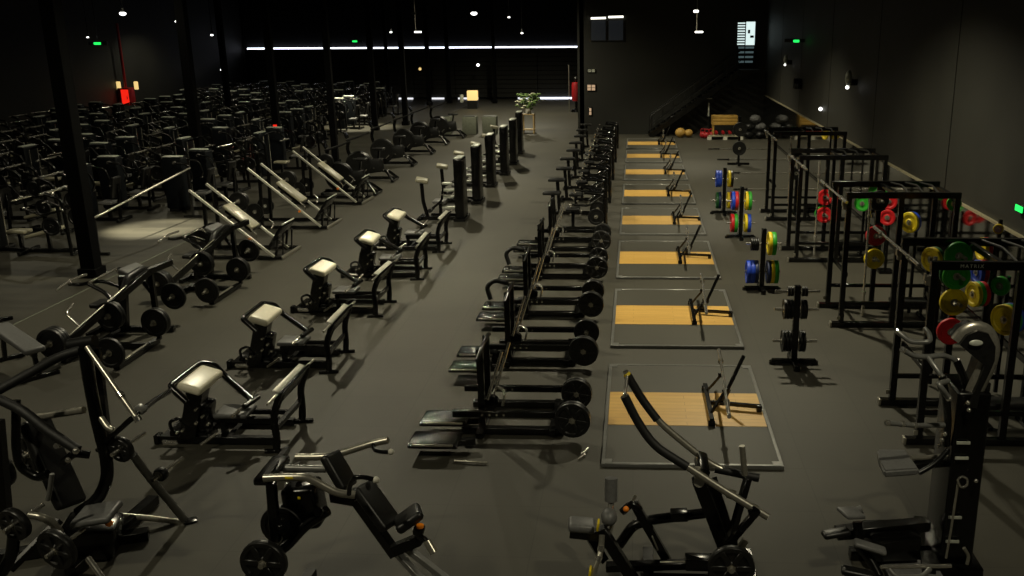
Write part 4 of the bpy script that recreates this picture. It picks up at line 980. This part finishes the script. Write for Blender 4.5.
objw('light_bar', B().cyl((-5.768, 8.1, 1.368), (-5.264, 8.05, 1.470), .035).tube([(-5.077, 8, 1.412), (-4.993, 7.95, 1.332), (-4.947, 7.95, 1.312)], .03), 'steel', t)
slab(t, 'back_pad', (-5.742, 8, 1.381), (-5.342, 7.75, 0.610), .36, .1, 'pad', (0, 1, 0), .04)
objw('seat_pad', B().box((-5.044, 7.65, 0.587), (.36, .36, .07), (0, -6, 8), .03, 3), 'gpad', t)
objw('lower_curve', B().tube([(-5.589, 7.6, 1.756), (-5.604, 7.5, 1.309), (-5.598, 7.5, 1.129), (-5.445, 7.5, 1.031), (-5.344, 7.5, 1.073)], .04, .12, 12), 'black', t)
objw('hook', B().tube([(-5.164, 7.3, 1.179), (-5.209, 7.3, 1.020), (-5.245, 7.3, 0.920)], .022), 'grey', t)
objw('floor_arm', B().tube([(-4.879, 8.1, 0.980), (-4.801, 8.2, 0.682), (-4.688, 8.52, 0.046)], .04, .1, 12), 'grey', t)
objw('floor_bar', B().tube([(-5.337, 8.3, 0.204), (-5.086, 8.4, 0.129), (-4.668, 8.55, -0.017)], .03, .1), 'steel', t)
objw('floor_foot', B().box((-4.642, 8.56, -0.034), (.14, .14, .1), (0, 0, 30), .02).bar((-5.181, 8, 0.132), (-5.088, 8.3, 0.186), .07, .06), 'black', t)
objw('orange_knob', B().ball((-4.909, 7.6, 0.524), .035), 'orange', t)
objw('lower_frame', B().bar((-6.2, 7.7, .06), (-4.9, 8.2, .06), .12, .1).bar((-5.3, 7.5, .06), (-5.2, 8.9, .06), .12, .1).box((-5.295, 7.9, 0.211), (.5, .4, .34), (0, 10, 15), .05).bar((-5.728, 7.3, 0.194), (-5.450, 7.7, 0.487), .06, .06), 'black', t)
objw('chrome_tube', B().tube([(-5.522, 7.4, 0.708), (-5.403, 7.4, 0.690), (-5.353, 7.45, 0.611), (-5.329, 7.5, 0.478)], .035, .1, 12), 'steel', t)
objw('chrome_tube', B().cyl((-4.967, 7.3, 0.337), (-4.785, 7.2, 0.178), .03), 'chrome', t)
objw('left_leg', B().tube([(-5.625, 7.3, 0.559), (-5.683, 7.3, 0.341), (-5.805, 7.2, 0.132)], .055, .1, 12).bar((-6.120, 8, 1.376), (-6.143, 7.9, 0.445), .12, .1), 'black', t)
for (x, y, z), r, lb in (((-4.897, 7.95, 1.115), .13, 'small black disc on the post of the curved arm machine'), ((-4.711, 8.25, 0.702), .07, 'tiny black disc on the floor arm of the curved arm machine'), ((-5.595, 7.3, 0.672), .16, 'black disc at far left of the curved arm machine'), ((-5.208, 7.25, 0.455), .2, 'largest black disc low on the curved arm machine'), ((-6.207, 8.5, 0.785), .2, 'black disc behind the back pad of the curved arm machine'), ((-6.352, 8.2, 0.742), .2, 'black disc cut by the left photo edge')):
    plate((x, y, z), (.25, 1, .1), 'rubber', lb, r, .07, 'discs on the front machines', spokes=r > .12)
    objw('disc_horn', B().cyl((x - .03, y - .12, z - .01), (x + .08, y + .3, z + .03), .02), 'chrome', t)

# ------------------------------------------------------------------ far corner things
def planter(x, y, lb):
    t = thing('planter', lb, 'planter', (x, y, 0), 0, 'grey planters')
    obj('box', B().box((0, 0, .42), (.66, .66, .84), None, .03), 'planter', t); obj('soil', B().box((0, 0, .845), (.58, .58, .02)), 'dark', t)
planter(-7.85, 44.5, 'grey green square planter, middle of three beyond the bikes'); planter(-6.9, 44.5, 'grey green square planter, right one of three beyond the bikes'); planter(-9.1, 44.6, 'grey green square planter, left one of three beyond the bikes')
t = thing('potted_plant', 'pale flowering plant standing on the wooden plant stand', 'plant', (-5.1, 44.9, .92))
obj('pot', B().lathe([(.12, 0), (.17, .24), (.15, .24), (.14, .2), (.01, .2)]), 'white', t)
random.seed(3); b = B(); bl_ = B()
for k in range(90):
    a = random.uniform(0, 2 * PI); h = random.uniform(.15, .85); r = random.uniform(.1, .5) * (1.2 - abs(h - .5))
    p = V((r * math.cos(a) * 1.3, r * math.sin(a), h + .1))
    (bl_ if k % 5 == 0 else b).ball(p, random.uniform(.05, .09), (1.4, 1, .5), 6)
for k in range(8): b.tube([(0, 0, .2), (.2 * math.cos(k), .2 * math.sin(k), .5), (.42 * math.cos(k), .4 * math.sin(k), .8)], .012, seg=5)
obj('foliage', b, 'plant', t); obj('blossom', bl_, 'bloom', t)
t = thing('plant_stand', 'open wooden stand under the flowering plant', 'plant stand', (-5.1, 44.9, 0))
for x in (-.26, .26):
    for y in (-.2, .2): obj('leg', B().box((x, y, .45), (.06, .06, .9)), 'wood', t)
for z in (.18, .9): obj('shelf', B().box((0, 0, z), (.58, .5, .04)), 'wood', t)
t = thing('display_box', 'glowing ochre box behind the planters', 'box', (-10.1, 58.5, 0))
obj('plinth', B().box((0, 0, .25), (.6, .5, .5)), 'dark', t); obj('panel', B().box((0, 0, .8), (.66, .3, .6), None, .05), 'e_warm', t); obj('side_panel', B().box((-.7, .1, .6), (.2, .3, .5), None, .05), 'label', t)
t = thing('punch_bag', 'red punch bag on a dark stand beside the inner wall', 'punch bag', (-3.5, 56, 0))
obj('bag', B().lathe([(.02, .62), (.24, .64), (.27, .8), (.27, 1.55), (.22, 1.7), (.02, 1.74)]), 'redbag', t); obj('base', B().lathe([(.32, 0), (.3, .12), (.08, .2), (.07, .64)]), 'black', t); obj('head', B().ball((0, 0, 1.92), .14), 'dark', t)
obj('pole', B().cyl((-.42, 0, 0), (-.42, 0, 2.7), .03), 'steel', t)
tag(obj('slam_ball', B().ball((2.05, 43.0, .22), .24, (1, 1, .9)), 'crate'), 'larger ochre slam ball in front of the stairs', 'ball', 'ochre slam balls')
tag(obj('slam_ball', B().ball((2.42, 43.0, .2), .2, (1, 1, .9)), 'crate'), 'smaller ochre slam ball in front of the stairs', 'ball', 'ochre slam balls')
t = thing('pallet', 'white edged pallet on the floor by the back wall', 'pallet', (4.0, 42.5, 0))
for k in range(5): obj('board', B().box((0, -.4 + .2 * k, .16), (1.5, .12, .04)), 'tan', t)
for x in (-.7, 0, .7): obj('block', B().box((x, -.44, .07), (.18, .1, .14)), 'white', t)
obj('bearer', B().box((0, .1, .07), (1.4, .8, .12)), 'dark', t)
t = thing('crate', 'ochre crate on the pallet by the back wall', 'crate', (4.0, 42.7, .18))
b = B()
for k in range(3): b.box((0, -.28, .5 + .14 * k), (1.1, .03, .12), None, .01).box((0, .28, .5 + .14 * k), (1.1, .03, .12), None, .01)
b.box((-.55, 0, .64), (.03, .56, .4)).box((.55, 0, .64), (.03, .56, .4)).box((0, 0, .48), (1.1, .56, .04))
obj('body', b, 'crate', t)
for x in (-.5, .5): obj('leg', B().box((x, 0, .23), (.06, .5, .46)), 'crate', t)
for k in range(6):
    t = thing('dumbbell', f'dark dumbbell under the ochre crate, {ORD[k]} from the left', 'dumbbell', (3.62 + .15 * k, 42.4, .3), 0, 'dumbbells under the crate')
    obj('handle', B().cyl((0, -.12, 0), (0, .12, 0), .02), 'steel', t)
    for s in (-1, 1): obj('weight', B().cyl((0, s * .1, 0), (0, s * .2, 0), .07), 'rubber' if k % 2 else 'redbag', t)
for k, (x, z) in enumerate(((3.2, .16), (3.42, .3), (3.05, .1))):
    t = thing('kettlebell', f'red kettlebell left of the pallet, {["tallest", "middle", "leftmost"][k]} one', 'kettlebell', (x, 42.5 + .1 * k, 0), 0, 'red kettlebells')
    obj('bell', B().ball((0, 0, .15), .15), 'redbag', t); obj('handle', B().tube([(-.1, 0, .22), (-.09, 0, .42), (.09, 0, .42), (.1, 0, .22)], .022, .06), 'redbag', t)
random.seed(11)
for k, (x, z, w, g) in enumerate(((5.1, .19, 'bottom left', 0), (5.6, .19, 'bottom right', 0), (5.1, .54, 'second layer left', 0), (5.6, .54, 'second layer right', 1), (5.35, .89, 'topmost', 1))):
    b = B().ball((0, 0, 0), .25, (1.0, 1.0, .7), 14)
    for v in b.bm.verts: v.co += V((random.uniform(-.02, .02), random.uniform(-.02, .02), random.uniform(-.015, .015)))
    o = obj('sandbag', b, 'sack' if g else 'rubber'); o.location = (x, 42.5, z); o.rotation_euler = (0, random.uniform(-.12, .12), random.uniform(-.3, .3))
    tag(o, f'{"grey" if g else "black"} sandbag, {w} in the heap right of the ochre crate', 'sandbag', 'sandbag heap')
t = thing('microphone_stand', 'thin pale pole stand behind the red kettlebells', 'stand', (3.35, 43.6, 0))
obj('pole', B().cyl((0, 0, 0), (0, 0, 1.7), .02), 'dark', t); obj('top_bar', B().box((0, 0, 1.7), (.3, .05, .05)), 'steel', t); obj('collar', B().cyl((0, 0, .9), (0, 0, 1.5), .04), 'label', t)

t = thing('lock_clip', 'small chrome clip lying on the floor left of the nearest platform', 'clip', (-0.60, 10.21, 0))
obj('spring', B().tube([(-.05, -.1, .02), (.0, -.02, .03), (.03, .02, .03), (.0, .06, .03), (-.03, .02, .03)], .012, .03, 8), 'chrome', t); obj('grip', B().cyl((.0, .05, .03), (.05, .16, .04), .014), 'steel', t)
tag(obj('pull_handle', B().tube([(-2.12, 10.02, .02), (-1.9, 9.98, .03), (-1.72, 9.97, .02)], .016), 'steel'), 'thin steel handle bar lying on the floor by the nearest lever machine', 'handle bar')
# ------------------------------------------------------------------ packed machine rows in the left hall
def make_stack_machine():
    t = thing('stack_machine', '', 'exercise machine')
    obj('tower', B().box((0, .0, .8), (.62, .42, 1.5), None, .05, 3), 'shroud', t)
    obj('top_plate', B().box((0, -.06, 1.57), (.58, .2, .05), (4, 0, 0), .02), 'label', t)  # top label, its colour brightened to paint a glint
    obj('top_cap', B().box((0, .02, 1.555), (.6, .4, .02), None, .008), 'shroud', t)
    obj('base', B().bar((0, -.1, .05), (1.25, -.1, .05), .1, .08).bar((1.2, -.45, .05), (1.2, .3, .05), .09, .08).bar((0, -.4, .05), (0, .4, .05), .3, .08), 'black', t)
    obj('seat', B().box((.8, -.1, .52), (.4, .42, .09), None, .035, 3), 'gpad', t)
    obj('seat_post', B().bar((.8, -.1, .05), (.8, -.1, .5), .09, .09), 'black', t)
    obj('back_pad', B().box((1.08, -.1, .95), (.1, .4, .6), (0, 12, 0), .035, 3), 'pad', t)
    obj('back_post', B().bar((1.1, -.1, .06), (1.16, -.1, 1.05), .07, .07), 'black', t)
    for y in (-.5, .3):
        l = obj('lever', B().tube([(.2, y, 1.45), (.6, y, 1.4), (.72, y, 1.05), (.62, y, .9)], .03, .1), 'black', t)
        obj('handle', B().cyl((.62, y, .9), (.62, y + .16, .9), .018).cyl((.2, y - .02, 1.45), (.2, y + .1, 1.45), .04), 'chrome', l)
    return t
def make_bench_machine():
    t = thing('plate_machine', '', 'exercise machine')
    obj('base', B().bar((-.7, 0, .05), (.7, 0, .05), .1, .08).bar((-.65, -.45, .05), (-.65, .45, .05), .08, .08).bar((.65, -.45, .05), (.65, .45, .05), .08, .08), 'black', t)
    for y in (-.42, .42): obj('upright', B().tube([(.65, y, .05), (.6, y, 1.35), (.2, y, 1.5)], .045, .15), 'black', t)
    obj('top_bar', B().cyl((.2, -.6, 1.5), (.2, .6, 1.5), .03), 'chrome', t)
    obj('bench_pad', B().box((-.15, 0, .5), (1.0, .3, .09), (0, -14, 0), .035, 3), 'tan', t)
    obj('pad_post', B().bar((-.1, 0, .05), (-.1, 0, .46), .08, .08), 'black', t)
    for y in (-.5, .5):
        l = obj('lever', B().tube([(.6, y, 1.1), (.1, y, 1.0), (-.3, y, 1.15)], .03, .1), 'black', t)
        obj('handle', B().cyl((-.3, y, 1.15), (-.3, y * .6, 1.15), .018), 'chrome', l)
        obj('disc', B().lathe(disc_prof(.22, .08), (.35, y * 1.2, .75), (0, 1, 0), 18), 'rubber', t)
    obj('bolt', B().ball((.6, -.46, 1.1), .035).ball((.6, .46, 1.1), .035).ball((-.3, -.5, 1.16), .03), 'chrome', t)
    return t
def make_cable():
    t = thing('cable_station', '', 'exercise machine')
    obj('tower', B().box((0, 0, .78), (.3, .7, 1.52), None, .04, 3), 'shroud', t)
    obj('top_plate', B().box((0, 0, 1.56), (.16, .66, .04), None, .01), 'label', t)  # pale colour paints the glint along the station's top
    obj('guide_rod', B().cyl((.22, -.2, .1), (.22, -.2, 1.45), .018).cyl((.22, .2, .1), (.22, .2, 1.45), .018), 'chrome', t)
    obj('base', B().bar((0, -.5, .05), (0, .5, .05), .4, .08).bar((0, 0, .05), (.9, 0, .05), .1, .08), 'black', t)
    obj('arm', B().tube([(.1, 0, 1.45), (.7, 0, 1.62), (.95, 0, 1.35)], .035, .1), 'black', t)
    obj('handle', B().cyl((.95, -.35, 1.3), (.95, .35, 1.3), .02).ball((.95, 0, 1.33), .05), 'chrome', t)
    obj('seat', B().box((.75, 0, .5), (.5, .36, .09), None, .035, 3), 'tan', t)
    obj('seat_post', B().bar((.75, 0, .05), (.75, 0, .48), .08, .08), 'black', t)
    return t
random.seed(21)
protos = {}
mk = dict(s=make_stack_machine, p=make_bench_machine, c=make_cable)
lbl = dict(s='stack machine with blue black tower', p='plate machine with sloping bench pad', c='tall cable station with low seat')
spots = []
for ci, x in enumerate((-12.9, -14.85, -16.8, -18.75, -20.7, -22.65, -24.6, -26.3)):
    y = (25.6, 22.6, 18.0, 17.4, 20.5, 22.0, 22.6, 25)[ci]
    lim = 37 if ci == 0 else (63 if ci > 1 else 56)
    k = 0
    while y < lim:
        spots.append((ci, x + random.uniform(-.05, .05), y, 's' if (k * 7 + ci * 3) % 5 in (0, 2) else ('p' if (k * 3 + ci) % 4 else 'c'))); y += 1.5 + random.uniform(-.03, .08); k += 1
for xx, yy, kk in ((-13.4, 20.4, 'p'), (-14.9, 18.6, 's'), (-14.9, 20.5, 'c'), (-14.4, 16.6, 'p')): spots.append((8, xx, yy, kk))
keep = []
for ci, x, y, k in spots:
    if any(abs(x - a) < 1.5 and abs(y - c) < 1.2 for a, c in keep) or (x < -25.5 and 45 < y < 53): continue
    keep.append((x, y))
    if any(-.55 < c[0][0] - x < 1.4 and abs(y - c[0][1]) < .75 for c in cols): continue
    if k not in protos: protos[k] = o = mk[k]()
    else: o = dup(protos[k], (0, 0, 0))
    o.location = (x, y, 0); o.scale = (.92, .92, .96); o.rotation_euler = (0, 0, random.choice((0, 0, .06, -.06, -.1)) if k != 's' else random.choice((0, .05, -.12, -.08)))
    lane = f'{ORD[ci]} lane left of the columns' if ci < 8 else 'dim near left corner before the packed rows'
    tag(o, f'{lbl[k]} in the {lane}', 'exercise machine', f'{ {"s":"stack machines","p":"plate machines","c":"cable stations"}[k] } in the {lane}')

t = thing('fire_extinguisher', 'red fire extinguisher at the foot of the third column', 'fire extinguisher', (-13.28, 34.05, 0))
obj('bottle', B().lathe([(.01, .04), (.09, .04), (.09, .5), (.05, .6), (.03, .66), (.01, .66)]), 'e_red', t); obj('valve', B().box((0, 0, .7), (.06, .12, .08), None, .02), 'black', t)  # bottle is no lamp, a glow is added to its red
tag(obj('column_sign', B().box((-13.28, 34.15, 1.35), (.14, .02, .32), None, .004), 'e_red'), 'small lit red sign on the third column', 'sign')
t = thing('rail_machine', 'long sloping chrome rail on black posts before the packed rows', 'exercise machine', (-12.6, 22.2, 0))
P0, P1 = V((-12.211, 20, 0.844)), V((-12.016, 24.6, 1.330))
objw('rail', B().cyl(P0, P1, .024), 'steel', t)
for f in (.03, .97):
    q = P0.lerp(P1, f); objw('post', B().bar((q.x, q.y, .03), q, .06, .06), 'black', t); objw('foot', B().bar((q.x - .25, q.y, .03), (q.x + .25, q.y, .03), .06, .06), 'black', t)
# ------------------------------------------------------------------ lights
LAMPS = [(-6.4, 4.6, 6.9, 560, 140), (-6.6, 17.6, 6.9, 1480, 160), (-6.6, 28.6, 6.9, 1450, 168), (-6.5, 41, 6.9, 1700, 160), (-7.2, 54, 6.9, 2200, 150),
         (2.8, 4.7, 6.9, 560, 122), (2.0, 17.6, 6.9, 1850, 134), (2.3, 29, 6.9, 1700, 112), (2.2, 38.5, 6.9, 1500, 105), (-14.2, 47.5, 6.9, 8000, 40), (-12.3, 23.0, 6.9, 11000, 24),
         (-15.5, 10, 6.9, 350, 150), (-15.5, 18, 6.9, 180, 160), (-16, 29, 6.9, 200, 160), (-21, 30, 6.9, 150, 160), (-19, 38, 6.9, 180, 160), (-21, 50, 6.9, 280, 160), (-25, 52, 5.5, 240, 150)]
def lamp(x, y, z, p, cone=122, col=(1, .92, .66), size=.09, blend=.7, tgt=None):
    ld = bpy.data.lights.new('hall_lamp', 'SPOT'); ld.energy = p; ld.color = col; ld.shadow_soft_size = size
    ld.spot_size = math.radians(cone); ld.spot_blend = blend
    o = bpy.data.objects.new('hall_lamp', ld); COL.link(o); o.location = (x, y, z)
    d = V(tgt) - V((x, y, z)) if tgt else V((0, 0, -1))
    o.rotation_euler = d.to_track_quat('-Z', 'Y').to_euler()
for a in LAMPS: lamp(*a)
wd = bpy.data.worlds.new('world'); sc.world = wd; wd.use_nodes = True
wd.node_tree.nodes['Background'].inputs['Color'].default_value = (.9, .95, .8, 1)
wd.node_tree.nodes['Background'].inputs['Strength'].default_value = .0
sc.view_settings.view_transform = 'Standard'; sc.view_settings.look = 'None'; sc.view_settings.exposure = 0; sc.view_settings.gamma = 1
sc.cycles.max_bounces = 4; sc.cycles.diffuse_bounces = 2; sc.cycles.glossy_bounces = 3
sc.cycles.sample_clamp_indirect = 4
